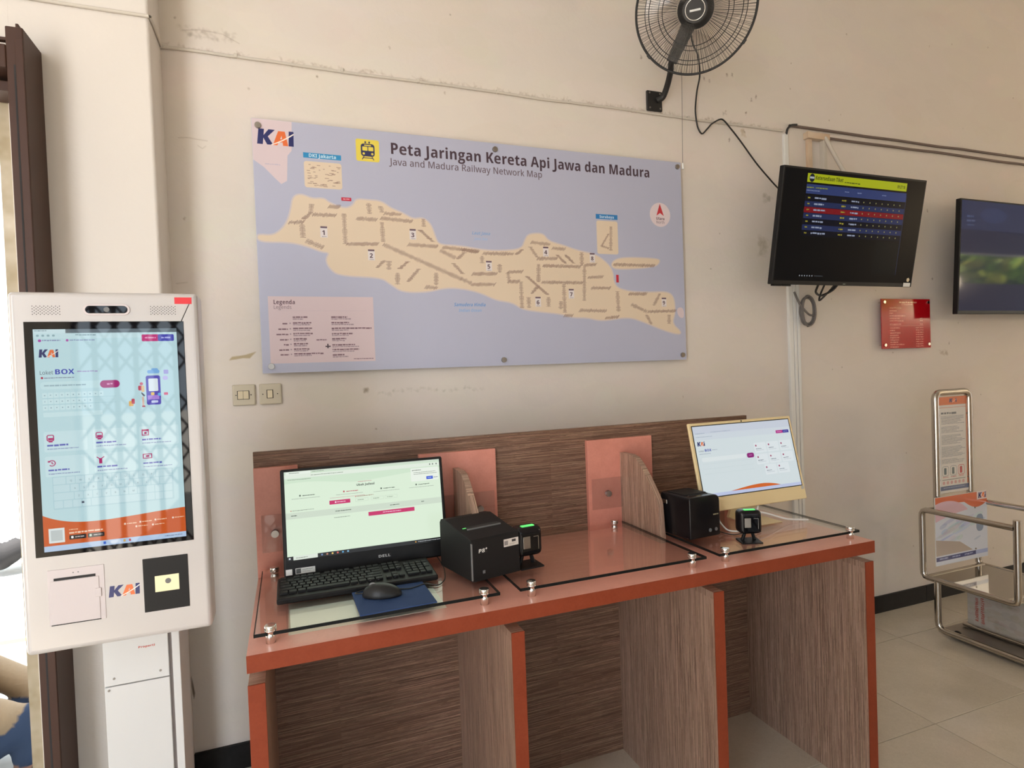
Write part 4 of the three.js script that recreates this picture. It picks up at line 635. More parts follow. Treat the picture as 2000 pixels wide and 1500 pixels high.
// ---------------------------------------------------------------- wall fan
{
  const px = 2.457, py = 2.846;
  const t = thing('wall_fan', 'black oscillating wall fan with round wire guard', 'fan', [px, py, 0]);
  const R = 0.26, n = V(-0.553, -0.49, 0.675).normalize(), c = V(2.454 - px, 3.106 - py, 0.348);
  const ax = V(0, 1, 0).cross(n).normalize(), ay = n.clone().cross(ax), Mx = new THREE.Matrix4().makeBasis(ax, ay, n).setPosition(c);
  const h = (g) => g.applyMatrix4(Mx), at = (r, a, z) => V(Math.cos(a) * r, Math.sin(a) * r, z);
  part('wall_plate', ctr(0.088, 0.098, 0.014, 0, 0, 0.007, 0.004), M.black, t);
  for (const [a, b] of [[-0.03, 0.037], [0.03, 0.037], [-0.03, -0.037], [0.03, -0.037]]) part('screw', new THREE.CylinderGeometry(0.0045, 0.0045, 0.003, 12).rotateX(Math.PI / 2).translate(a, b, 0.0152), M.dullSteel, t);
  const W = (x, y, z) => V(x - px, y - py, z), motor = W(2.515, 3.15, 0.265), neck = W(2.458, 2.967, 0.158);
  part('arm', wire([W(2.47, 2.848, 0.012), W(2.494, 2.862, 0.03), W(2.494, 2.9, 0.068), W(2.478, 2.94, 0.12), neck, W(2.475, 3.02, 0.19)], 0.0145, 50, 14), M.black, t);
  part('neck', merged([cyl(0.026, 0.036, neck, motor, 18)]), M.blackPlastic, t);
  const mot = new THREE.LatheGeometry([[0, -0.19], [0.05, -0.185], [0.075, -0.16], [0.082, -0.12], [0.08, -0.07], [0.05, -0.05], [0, -0.05]].map(([a, b]) => new THREE.Vector2(a, b)), 32); mot.rotateX(Math.PI / 2);
  part('motor_housing', h(mot), M.blackPlastic, t);
  const prof = (r) => 0.085 - 0.085 * Math.pow(Math.max(0, (r - 0.06) / (R - 0.06)), 2.2);
  const guard = (count, sgn, r0) => merged(Array.from({ length: count }, (_, i) => { const a = i / count * 2 * Math.PI; return new THREE.TubeGeometry(new THREE.CatmullRomCurve3([r0, 0.1, 0.15, 0.2, 0.235, R].map((r) => at(r, a, sgn * prof(Math.max(r, 0.06)) * (sgn < 0 ? 0.75 : 1)))), 8, 0.0008, 4); }));
  part('front_guard', h(guard(128, 1, 0.05)), M.black, t, 'black radial wire guard').userData.kind = 'stuff';
  part('rear_guard', h(guard(60, -1, 0.085)), M.black, t).userData.kind = 'stuff';
  for (const [r, s] of [[0.14, 1], [0.2, 1], [0.165, -0.75], [0.222, -0.75]]) part('guard_ring', h(new THREE.TorusGeometry(r, 0.0018, 6, 90).translate(0, 0, s * prof(r))), M.black, t);
  part('rim', h(new THREE.TorusGeometry(R, 0.0055, 10, 120)), M.black, t);
  for (const a of [0.6, 2.5, 3.75, 5.6]) part('clip', h(ctr(0.012, 0.022, 0.02, R + 0.002, 0, 0, 0.003).rotateZ(a)), M.black, t);
  part('badge', h(new THREE.CylinderGeometry(0.052, 0.056, 0.014, 40).rotateX(Math.PI / 2).translate(0, 0, 0.086)), M.glossBlack, t, 'black hub badge');
  part('badge_ring', h(new THREE.TorusGeometry(0.041, 0.0019, 8, 60).translate(0, 0, 0.0935)), M.chrome, t, 'silver ring on the badge');
  const bar = ctr(0.046, 0.008, 0.001, 0, -0.003, 0.0936); part('badge_bar', h(bar), M.white, t, 'pale maker plate');
  // three swept blades, clear smoke plastic
  for (let b = 0; b < 3; b++) {
    const g = new THREE.PlaneGeometry(1, 1, 12, 10), q = g.attributes.position;
    for (let i = 0; i < q.count; i++) { const u = q.getX(i) + 0.5, v = q.getY(i), r = 0.045 + u * 0.175, a = b * 2.0944 + v * (0.5 + 1.25 * Math.sin(Math.min(1, u * 1.05) * 2.2)) * 0.9 + u * 0.5; q.setXYZ(i, Math.cos(a) * r, Math.sin(a) * r, v * 0.05 * (1 - 0.4 * u) - 0.002); }
    g.computeVertexNormals(); part('blade', h(g), M.smoky, t, 'clear smoke plastic blade');
  }
  part('blade_hub', h(new THREE.CylinderGeometry(0.042, 0.046, 0.05, 32).rotateX(Math.PI / 2).translate(0, 0, 0.005)), M.blackPlastic, t);

  const hub = c.clone().addScaledVector(n, -0.06).add(V(px, py, 0));
  const cable = thing('fan_cable', 'thin black cable hanging from the fan along the wall to the screen', 'cable', [2.7, 2.7, 0]);
  const off = (x, y, z) => V(x - 2.7, y - 2.7, z);
  part('cable', wire([off(2.5, 3.1, 0.245), off(2.535, 3.034, 0.22), off(2.6, 3.021, 0.17), off(2.666, 3.003, 0.1), off(2.704, 2.975, 0.05), off(2.7, 2.917, 0.032), off(2.688, 2.82, 0.03), off(2.704, 2.744, 0.022), off(2.732, 2.708, 0.02), off(2.768, 2.738, 0.02), off(2.798, 2.767, 0.022), off(2.861, 2.796, 0.022), off(2.919, 2.754, 0.02), off(2.984, 2.691, 0.02), off(3.083, 2.587, 0.02), off(3.184, 2.499, 0.02), off(3.247, 2.451, 0.02), off(3.3, 2.41, 0.03)], 0.0042, 160), M.black, cable);
  const cord = thing('pull_cord', 'thin fan pull cord with a white tip beside the map corner', 'cord', [2.585, 2.505, 0.05]);
  part('cord', cyl(0.0012, 0.0012, V(0, 0.025, 0), V(0.012, 0.5, 0.0), 6), M.cableGrey, cord);
  part('tip', cyl(0.0035, 0.0055, V(0, 0.03, 0), V(0, 0.0, 0), 12), M.white, cord, 'white tip');
}
// ---------------------------------------------------------------- wall cables and trunking
{
  const Y = 2.784;
  const c = thing('wall_cable', 'cream painted cable clipped along the wall above the map', 'cable', [PX, Y, 0]);
  const pts = []; for (let x = 0; x <= 3.05; x += 0.1) pts.push(V(x, Math.sin(x * 7) * 0.0018 + rr(-0.0012, 0.0012), 0.006));
  part('cable', wire(pts, 0.0058, 150, 8), M.cableWhite, c);
  for (const x of [0.544, 0.944, 1.261, 1.624, 1.986, 2.33, 2.66, 2.98]) part('clip', ctr(0.012, 0.016, 0.014, x - PX, 0.003, 0.007, 0.002), M.cableWhite, c);
  const p2 = thing('pier_cable', 'cream painted cable crossing the plaster pier near the ceiling', 'cable', [0, Y, PZ]);
  part('cable', merged([wire([V(-0.6, 0.002, 0.006), V(-0.2, 0, 0.006), V(0.1, -0.001, 0.006), V(PX + 0.002, 0, 0.005)], 0.0058, 40), wire([V(PX + 0.005, 0, 0.004), V(PX + 0.006, 0, -0.08), V(PX + 0.006, 0, -PZ + 0.01)], 0.0055, 20)]), M.cableWhite, p2);
  const strips = [['widest and tallest white cable trunking, running up past the ticket screen', 3.298, 0.03, 2.77], ['narrow white cable trunking between the two other trunkings under the ticket screen', 3.327, 0.02, 2.05], ['narrow white cable trunking nearest the hanging coil of grey cable', 3.352, 0.02, 2.05]];
  for (const [l, x, w, top] of strips) { const t = thing('cable_trunking', l, 'trunking', [x, 0.1, 0], 0, 'white wall trunkings'); part('cover', ctr(w, top - 0.1, 0.018, 0, (top - 0.1) / 2, 0.009, 0.003), M.whitePlastic, t); }
  for (const [l, y, x] of [['upper of two brown cables running along the top of the wall', 2.822, 3.33], ['lower of two brown cables running along the top of the wall', 2.781, 3.5]]) { const t = thing('ceiling_cable', l, 'cable', [x, y, 0], 0, 'brown wall cables'); const q = []; for (let s = 0; s <= 6 - x + 0.01; s += 0.2) q.push(V(s, rr(-0.003, 0.003), 0.009)); part('cable', wire(q, 0.0075, 90), M.cableBrown, t); }
  const e = thing('cable_end', 'short black cable bend at the top of the trunking', 'cable', [3.3, 2.765, 0.01]);
  part('cable', wire([V(0, 0, 0.005), V(0.005, 0.03, 0.012), V(0.03, 0.05, 0.014), V(0.07, 0.058, 0.012)], 0.006, 30), M.black, e);
  const k = thing('cable_coil', 'coil of grey cable hanging below the ticket screen', 'cable', [3.4, 1.72, 0.03]);
  const loop = []; for (let i = 0; i <= 120; i++) { const a = i / 120 * Math.PI * 2 * 4; const w = Math.floor(i / 30); loop.push(V(Math.sin(a) * (0.042 + w * 0.003), 0.075 - Math.cos(a) * (0.085 - w * 0.004), Math.sin(a * 0.25) * 0.012 + w * 0.004)); }
  part('loops', wire(loop, 0.0055, 240, 6), M.cableGrey, k);
  part('lead', wire([V(-0.09, 0.18, 0), V(-0.06, 0.11, 0.01), V(0.0, 0.055, 0.012), V(0.04, 0.05, 0.01)], 0.0055, 30, 6), M.cableGrey, k);
  part('lead', wire([V(-0.04, 0.21, 0.12), V(-0.02, 0.17, 0.08), V(0.05, 0.155, 0.05), V(0.1, 0.18, 0.08), V(0.11, 0.22, 0.12)], 0.006, 40, 6), M.black, k);
  part('lead', wire([V(0.03, 0.22, 0.1), V(0.035, 0.16, 0.06), V(0.06, 0.13, 0.03), V(0.09, 0.17, 0.06), V(0.1, 0.21, 0.1)], 0.005, 40, 6), M.black, k);
}
// ---------------------------------------------------------------- wall screens
const boardTex = canvas(1280, 736, (x, w, h) => {
  x.fillStyle = '#040506'; x.fillRect(0, 0, w, h);
  const R = (a, b, c, d, col) => rule(x, a * w, b * h, c * w, d * h, col);
  R(0.147, 0.03, 0.71, 0.078, '#c3cc1e'); x.fillStyle = '#20242c'; x.beginPath(); x.ellipse(0.178 * w, 0.069 * h, 22, 27, 0, 0, 7); x.fill(); R(0.163, 0.058, 0.03, 0.018, '#c9cfd6');
  text(x, 'Ketersediaan Tiket', 0.2 * w, 0.082 * h, 36, '#3c4010', 'bold', 0.19 * w); small(x, 0.4 * w, 0.075 * h, 0.11 * w, 9, '#6b7216'); text(x, '09:27:18', 0.785 * w, 0.084 * h, 28, '#4a4f12', 'bold', 0.06 * w);
  R(0.147, 0.124, 0.715, 0.085, '#36467c'); small(x, 0.15 * w, 0.148 * h, 0.045 * w, 8, '#9aa14a'); small(x, 0.21 * w, 0.148 * h, 0.08 * w, 8, '#9aa14a'); small(x, 0.15 * w, 0.175 * h, 0.09 * w, 7, '#8c98c4'); for (const a of [0.41, 0.5, 0.68]) small(x, a * w, 0.16 * h, 0.03 * w, 7, '#8c98c4');
  for (let r = 0; r < 7; r++) { const y = 0.221 + r * 0.0525; R(0.147, y, 0.714, 0.0505, r === 2 ? '#8c1420' : r % 2 ? '#27335e' : '#0a0d1c'); small(x, 0.165 * w, (y + 0.016) * h, 0.016 * w, 10, '#b4a83a'); small(x, 0.21 * w, (y + 0.014) * h, rr(0.05, 0.1) * w, 13, '#aab4cc'); small(x, 0.398 * w, (y + 0.016) * h, 0.03 * w, 11, '#b4a83a'); small(x, 0.465 * w, (y + 0.016) * h, 0.055 * w, 12, '#aab4cc'); for (let i = 0; i < 7; i++) pill(x, (0.55 + i * 0.045) * w, (y + 0.017) * h, 9, 10, 3, '#a8a46a'); }
  R(0.863, 0.15, 0.0025, 0.77, '#3a4870'); R(0.68, 0.6, 0.18, 0.32, '#0a0f10');
  for (let i = 0; i < 6; i++) pill(x, (0.165 + i * 0.017) * w, 0.945 * h, 9, 10, 3, '#a8b0b8'); small(x, 0.27 * w, 0.948 * h, 0.06 * w, 6, '#505860');
});
function television(label, x0, x1, yb, yt, zb, zt, tex, k, rough, spec) {
  const w = x1 - x0, H = Math.hypot(yt - yb, zt - zb), t = thing('wall_television', label, 'television', [(x0 + x1) / 2, yb, zb]);
  const d = new THREE.Group(); d.name = 'panel'; t.add(d); d.rotation.x = Math.atan2(zt - zb, yt - yb);
  part('shell', ctr(w, H, 0.03, 0, H / 2, -0.0155, 0.004), M.blackPlastic, d);
  part('rear_housing', ctr(w * 0.7, H * 0.6, 0.03, 0, H * 0.45, -0.044, 0.006), M.blackPlastic, d);
  part('screen', plane(w - 0.016, H - 0.03, 0, H / 2 + 0.005, 0.0004), screenMaterial(tex, k, rough, spec), d, 'lit glossy screen');
  return [t, d, H, w];
}
{
  const [t, d, H, w] = television('black wall television showing the yellow and blue ticket availability table', 2.892, 3.853, 1.895, 2.437, 0.3, 0.4, boardTex, 0.6, 0.05, 0.12);
  const mk = canvas(128, 48, (x, W, h) => { x.fillStyle = '#0a0a0a'; x.fillRect(0, 0, W, h); small(x, 30, 14, 70, 18, '#8a9a8e'); });
  part('logo', plane(0.03, 0.009, -0.01, 0.0085, 0.0008), printed(mk), d);
  part('sticker', plane(0.052, 0.02, w / 2 - 0.04, 0.012, 0.0012), M.white, d, 'white sticker');
  part('keyhole_mark', new THREE.CircleGeometry(0.012, 5).translate(w / 2 - 0.035, 0.038, 0.001), M.agedButton, d, 'small cream sticker');
  for (const x of [-0.47, -0.41]) part('lower_clip', ctr(0.05, 0.008, 0.02, x + 0.03, -0.004, -0.014, 0.002), M.blackPlastic, d);
  const b = new THREE.Group(); b.name = 'bracket'; t.add(b); b.position.set(-(2.892 + 3.853) / 2, -1.895, -0.3);
  part('wall_strip', lim(3.452, 3.484, 2.1, 2.8, 0.0, 0.018, 0.002), M.rustPaint, b, 'rust stained cream steel strip');
  part('wall_strip', lim(3.555, 3.58, 2.1, 2.775, 0.0, 0.03, 0.002), M.cableWhite, b);
  part('arm', wire([V(3.567, 2.77, 0.03), V(3.6, 2.55, 0.12), V(3.63, 2.3, 0.26)], 0.011, 20, 6), M.cableWhite, b);
  part('crosspiece', lim(3.437, 3.6, 2.755, 2.79, 0.0, 0.035, 0.002), M.rustPaint, b);
  part('mount', lim(3.42, 3.62, 2.1, 2.26, 0.03, 0.27, 0.003), M.black, b);
}
const secondTex = canvas(1024, 600, (x, w, h) => {
  x.fillStyle = '#202a4c'; x.fillRect(0, 0, w, h);
  rule(x, 0, 0, w, 0.26 * h, '#2c3960'); rule(x, 0, 0.62 * h, w, 0.38 * h, '#1a2548');
  x.fillStyle = '#34436e'; x.beginPath(); x.ellipse(0.24 * w, 0.12 * h, 0.1 * w, 0.07 * h, 0, 0, 7); x.fill();
  small(x, 0.04 * w, 0.13 * h, 0.05 * w, 12, '#56648c'); small(x, 0.04 * w, 0.17 * h, 0.06 * w, 12, '#56648c'); small(x, 0.045 * w, 0.21 * h, 0.05 * w, 10, '#4a5880');
});
television('dark blue wall television reflecting greenery, beside the red notice', 4.428, 5.65, 1.764, 2.442, 0.165, 0.2, secondTex, 0.5, 0.05, 0.6);

// ---------------------------------------------------------------- red notice
{
  const signTex = canvas(840, 592, (x, w, h) => {
    x.fillStyle = '#b4101c'; x.fillRect(0, 0, w, h); const c = '#e89a8c';
    small(x, 0.36 * w, 0.05 * h, 0.36 * w, 20, '#f0b49c'); small(x, 0.4 * w, 0.1 * h, 0.24 * w, 12, c);
    [[0.17, 0.24], [0.225, 0.14], [0.275, 0.07], [0.33, 0.32], [0.38, 0.2], [0.43, 0.28], [0.5, 0.23], [0.575, 0.2], [0.625, 0.1], [0.675, 0.21], [0.725, 0.17], [0.77, 0.19], [0.82, 0.18], [0.865, 0.16], [0.91, 0.29], [0.96, 0.17]].forEach(([y, l]) => small(x, 0.16 * w, y * h, l * w, 14, c));
    rule(x, 0.16 * w, 0.54 * h, 0.69 * w, 5, c); for (let i = 0; i < 9; i++) { small(x, 0.69 * w, (0.575 + i * 0.0475) * h, 0.075 * w, 13, c); small(x, 0.775 * w, (0.575 + i * 0.0475) * h, 0.075 * w, 13, c); } for (const y of [0.38, 0.43, 0.5]) small(x, 0.78 * w, y * h, 0.06 * w, 13, c);
  });
  const t = thing('notice_board', 'glossy red acrylic notice with pale price list on the wall', 'sign', [4.177, 1.572, 0]);
  const w = 0.415, h = 0.296;
  part('panel', lim(-w / 2, w / 2, 0, h, 0.028, 0.0335, 0.001), phy({ color: C(0.45, 0.01, 0.015), roughness: 0.08, clearcoat: 1, clearcoatRoughness: 0.03 }), t);
  part('print', plane(w - 0.002, h - 0.002, 0, h / 2, 0.0339), phy({ map: signTex, roughness: 0.08, specularIntensity: 0.7 }), t, 'printed price list');
  for (const a of [-1, 1]) for (const b of [0.022, h - 0.02]) part('standoff', merged([cyl(0.005, 0.005, V(a * (w / 2 - 0.022), b, 0.0005), V(a * (w / 2 - 0.022), b, 0.036)), cyl(0.01, 0.009, V(a * (w / 2 - 0.022), b, 0.0344), V(a * (w / 2 - 0.022), b, 0.041), 20)]), M.chrome, t, 'bright standoff');
}
// ---------------------------------------------------------------- stainless luggage trolley
{
  const t = thing('luggage_trolley', 'stainless steel luggage trolley with tall framed sign', 'trolley', [3.94, 0, 0.3]);
  const X = 0, X2 = 0.46, r = 0.0155, L = (x, y, z) => V(x - 3.94, y, z - 0.3);
  const tube = (name, pts, f = 0.045, rad = r) => part(name, bentTube(pts, rad, f), M.steel, t);
  // side hoops of the basket
  for (const x of [3.94, 4.4]) tube('side_hoop', [L(x, 0.705, 0.73), L(x, 0.3, 0.73), L(x, 0.3, 0.268), L(x, 0.672, 0.268), L(x, 0.672, 0.72)], 0.03);
  tube('end_rail', [L(3.94, 0.672, 0.302), L(4.4, 0.672, 0.302)]); tube('end_rail', [L(3.94, 0.3, 0.302), L(4.4, 0.3, 0.302)]); tube('cross_rail', [L(3.94, 0.3, 0.69), L(4.4, 0.3, 0.69)]);
  for (const x of [3.94, 4.4]) part('hoop_cap', cyl(r, r, L(x, 0.7, 0.73), L(x, 0.712, 0.73)), M.steel, t);
  part('basket_floor', lim(0.01, 0.45, 0.304, 0.31, -0.02, 0.43), std({ color: C(0.36, 0.34, 0.31), metalness: 1, roughness: 0.07 }), t, 'polished steel basket floor');
  // base
  for (const x of [3.94, 4.4]) tube('base_rail', [L(x, 0.3, 0.345), L(x, 0.034, 0.345), L(x, 0.034, 1.16)], 0.04, 0.016);
  tube('base_bar', [L(3.94, 0.034, 1.15), L(4.4, 0.034, 1.15)], 0.04, 0.016);
  part('base_plate', lim(0.005, 0.455, 0.028, 0.036, 0.05, 0.85), M.dullSteel, t, 'scuffed steel base plate');
  tube('inner_rail', [L(4.09, 0.05, 0.38), L(4.09, 0.05, 1.1)], 0.03, 0.011);
  for (const [x, z] of [[3.98, 0.42], [4.36, 0.42], [4.17, 1.08]]) { const w = new THREE.TorusGeometry(0.014, 0.0085, 8, 20).rotateY(Math.PI / 2); w.translate(x - 3.94, 0.0225, z - 0.3); part('wheel', w, M.black, t); }
  // sign frame
  tube('sign_frame', [L(4.015, 0.672, 0.302), L(4.015, 1.315, 0.302), L(4.29, 1.315, 0.302), L(4.29, 0.672, 0.302)], 0.04, 0.0175);
  const rules = canvas(384, 900, (x, w, h) => {
    x.fillStyle = '#d9d6d2'; x.fillRect(0, 0, w, h); rule(x, 0, 0, w, 0.085 * h, '#d26a3e'); kaiLogo(x, 0.4 * w, 0.02 * h, 0.24 * w, 0.04 * h); rule(x, 0, 0.085 * h, 0.06 * w, 0.84 * h, '#d88a66'); rule(x, 0.94 * w, 0.085 * h, 0.06 * w, 0.84 * h, '#d88a66'); rule(x, 0.06 * w, 0.11 * h, 0.88 * w, 4, '#c07c5c');
    small(x, 0.12 * w, 0.16 * h, 0.5 * w, 20, '#6b7078');
    for (const [a, b, n] of [[0.2, 0.29, 7], [0.31, 0.38, 5], [0.4, 0.5, 8], [0.52, 0.63, 9], [0.65, 0.7, 4]]) for (let i = 0; i < n; i++) small(x, 0.12 * w, (a + (b - a) * i / n) * h, rr(0.5, 0.78) * w, 6, '#8b9096');
    for (let i = 0; i < 3; i++) { x.strokeStyle = i === 2 ? '#b8404c' : '#8d949c'; x.lineWidth = 5; x.beginPath(); x.roundRect((0.13 + i * 0.26) * w, 0.725 * h, 0.2 * w, 0.1 * h, 18); x.stroke(); pill(x, (0.18 + i * 0.26) * w, 0.74 * h, 0.08 * w, 0.07 * h, 8, i === 2 ? '#b8404c' : '#4c6470'); small(x, (0.14 + i * 0.26) * w, 0.833 * h, 0.18 * w, 8, '#b86a70'); }
    rule(x, 0.12 * w, 0.862 * h, 0.76 * w, 5, '#4c525a'); for (let i = 0; i < 6; i++) pill(x, (0.13 + i * 0.128) * w, 0.88 * h, 30, 30, 10, '#c69a9a'); rule(x, 0, 0.93 * h, w, 0.045 * h, '#50648c'); small(x, 0.15 * w, 0.945 * h, 0.7 * w, 8, '#93a4c4');
  });
  const sp = part('sign_panel', lim(0.085, 0.34, 0.75, 1.298, 0.0, 0.004), M.acrylic, t, 'clear sign holder');
  part('sign_print', plane(0.25, 0.535, 0.2125, 1.022, 0.0046), phy({ map: rules, roughness: 0.12, clearcoat: 1, clearcoatRoughness: 0.03 }), t, 'printed trolley rules sheet');
  for (const [a, b] of [[0.095, 1.19], [0.33, 1.19], [0.095, 0.83], [0.33, 0.83]]) part('screw', new THREE.CylinderGeometry(0.005, 0.005, 0.006, 12).rotateX(Math.PI / 2).translate(a, b, 0.006), M.dullSteel, t);
  const advert = canvas(700, 560, (x, w, h) => {
    x.fillStyle = '#d8dfee'; x.fillRect(0, 0, w, h); x.fillStyle = '#d9714e'; x.beginPath(); x.moveTo(0, 0); x.lineTo(w, 0); x.lineTo(w, 0.16 * h); x.bezierCurveTo(0.8 * w, 0.28 * h, 0.7 * w, 0.22 * h, 0.55 * w, 0.12 * h); x.lineTo(0, 0.1 * h); x.fill();
    x.fillStyle = '#dfbccb'; x.beginPath(); x.moveTo(0, 0.1 * h); x.bezierCurveTo(0.25 * w, 0.02 * h, 0.5 * w, 0.1 * h, 0.62 * w, 0.24 * h); x.bezierCurveTo(0.4 * w, 0.26 * h, 0.2 * w, 0.3 * h, 0, 0.36 * h); x.fill();
    pill(x, 0.8 * w, 0.0, 0.2 * w, 0.12 * h, 4, '#e4d2d2'); kaiLogo(x, 0.83 * w, 0.015 * h, 0.15 * w, 0.085 * h);
    for (let i = 0; i < 26; i++) { x.fillStyle = `rgba(${rr(150, 215) | 0},${rr(170, 220) | 0},${rr(205, 240) | 0},0.4)`; x.beginPath(); x.ellipse(rr(0, w), rr(0.35 * h, 0.75 * h), rr(40, 130), rr(6, 26), -0.25, 0, 7); x.fill(); }
    pill(x, 0.78 * w, 0.34 * h, 0.14 * w, 0.26 * h, 40, 'rgba(110,130,160,0.75)'); x.fillStyle = '#b9aca2'; x.beginPath(); x.moveTo(0, 0.62 * h); x.lineTo(0.45 * w, 0.7 * h); x.lineTo(0.7 * w, 0.86 * h); x.lineTo(0, 0.86 * h); x.fill();
    rule(x, 0, 0.88 * h, 0.76 * w, 0.06 * h, '#39427c'); for (let i = 0; i < 3; i++) small(x, (0.06 + i * 0.24) * w, 0.895 * h, 0.16 * w, 14, '#98a4d0'); rule(x, 0.76 * w, 0.88 * h, 0.24 * w, 0.06 * h, '#a9b6e0');
  });
  part('advert_panel', lim(0.025, 0.455, 0.365, 0.742, 0.02, 0.024), M.white, t);
  part('advert_print', plane(0.428, 0.375, 0.24, 0.5535, 0.0246), printed(advert, 0.2), t, 'pale blue and orange advert');
  for (const [a, b] of [[0.13, 0.64], [0.35, 0.655], [0.35, 0.42]]) part('screw', new THREE.CylinderGeometry(0.005, 0.005, 0.004, 12).rotateX(Math.PI / 2).translate(a, b, 0.026), M.dullSteel, t);
  // stencilled plate under the basket
  const stencil = canvas(400, 320, (x, w, h) => { x.fillStyle = '#b9b2aa'; x.fillRect(0, 0, w, h); for (let i = 0; i < 60; i++) { x.fillStyle = `rgba(${rr(120, 170) | 0},${rr(104, 150) | 0},${rr(84, 130) | 0},0.12)`; x.beginPath(); x.ellipse(rr(0, w), rr(0, h), rr(8, 50), rr(6, 30), 0, 0, 7); x.fill(); } x.save(); x.translate(0.28 * w, 0.18 * h); x.rotate(Math.PI / 2); glyphs(x, 0, -8, 0.64 * h, 24, '#a8483c'); glyphs(x, 10, 34, 0.58 * h, 22, '#a8483c'); x.restore(); });
  const g = new THREE.PlaneGeometry(0.28, 0.215).rotateY(-Math.PI / 2).translate(0.168, 0.144, 0.23);
  part('rear_plate', lim(0.17, 0.174, 0.037, 0.252, 0.09, 0.37), M.dullSteel, t);
  part('stencil_print', g, printed(stencil, 0.6), t, 'grimy white plate with red stencil lettering');
}
// ---------------------------------------------------------------- people outside the doorway
function figure(name, label, bones, cell, at, hair) {
  const t = thing(name, label, 'person', at);
  let lo = V(9, 9, 9), hi = V(-9, -9, -9);
  for (const b of bones) for (const [p, r] of [[b[0], b[1]], [b[2], b[3]]]) { lo.min(V(p[0] - r, p[1] - r, p[2] - r)); hi.max(V(p[0] + r, p[1] + r, p[2] + r)); }
  const mid = lo.clone().add(hi).multiplyScalar(0.5), size = Math.max(hi.x - lo.x, hi.y - lo.y, hi.z - lo.z) * 1.12, n = Math.ceil(size / cell);
  const mc = new MarchingCubes(n, new THREE.MeshBasicMaterial(), false, false, 200000); mc.isolation = 0;
  const dist = (b, x, y, z) => { const [a, ra, c, rc] = b, dx = c[0] - a[0], dy = c[1] - a[1], dz = c[2] - a[2], L = dx * dx + dy * dy + dz * dz || 1e-9, s = Math.min(1, Math.max(0, ((x - a[0]) * dx + (y - a[1]) * dy + (z - a[2]) * dz) / L)); return Math.hypot(x - a[0] - dx * s, y - a[1] - dy * s, z - a[2] - dz * s) - (ra + (rc - ra) * s); };
  const kk = 0.022;
  for (let k = 0; k < n; k++) for (let j = 0; j < n; j++) for (let i = 0; i < n; i++) {
    const x = mid.x + (i - n / 2) / (n / 2) * size / 2, y = mid.y + (j - n / 2) / (n / 2) * size / 2, z = mid.z + (k - n / 2) / (n / 2) * size / 2;
    let d = 9; for (const b of bones) { const e = dist(b, x, y, z), h = Math.max(kk - Math.abs(d - e), 0) / kk; d = Math.min(d, e) - h * h * kk / 4; }
    mc.field[k * n * n + j * n + i] = -d;
  }
  mc.update();
  let g = new THREE.BufferGeometry(); g.setAttribute('position', new THREE.BufferAttribute(mc.positionArray.slice(0, mc.count * 3), 3));
  g = mergeVertices(g, 1e-5); const p = g.attributes.position, col = new Float32Array(p.count * 3);
  for (let i = 0; i < p.count; i++) { p.setXYZ(i, mid.x + p.getX(i) * size / 2, mid.y + p.getY(i) * size / 2, mid.z + p.getZ(i) * size / 2); let best = 9, c; for (const b of bones) { const e = dist(b, p.getX(i), p.getY(i), p.getZ(i)); if (e < best) { best = e; c = b[4]; } } c.toArray(col, 3 * i); }
  g.setAttribute('color', new THREE.BufferAttribute(col, 3)); g.computeVertexNormals();
  part('body', g, std({ vertexColors: true, roughness: 0.85 }), t);
  const [hx, hy, hz, hr] = hair, hg = new THREE.SphereGeometry(hr * 1.06, 24, 16, 0, 6.2832, 0, 1.75); hg.scale(0.95, 1.08, 0.92); hg.rotateZ(0.5); hg.translate(hx, hy + 0.01, hz);
  part('hair', hg, std({ color: C(0.012, 0.01, 0.009), roughness: 0.7 }), t, 'short black hair');
  return t;
}
const skin = C(0.24, 0.125, 0.085), tan = C(0.26, 0.18, 0.105), jeans = C(0.018, 0.036, 0.08), darkCloth = C(0.006, 0.006, 0.008), whiteShirt = C(0.7, 0.76, 0.85), shoe = C(0.02, 0.018, 0.018);
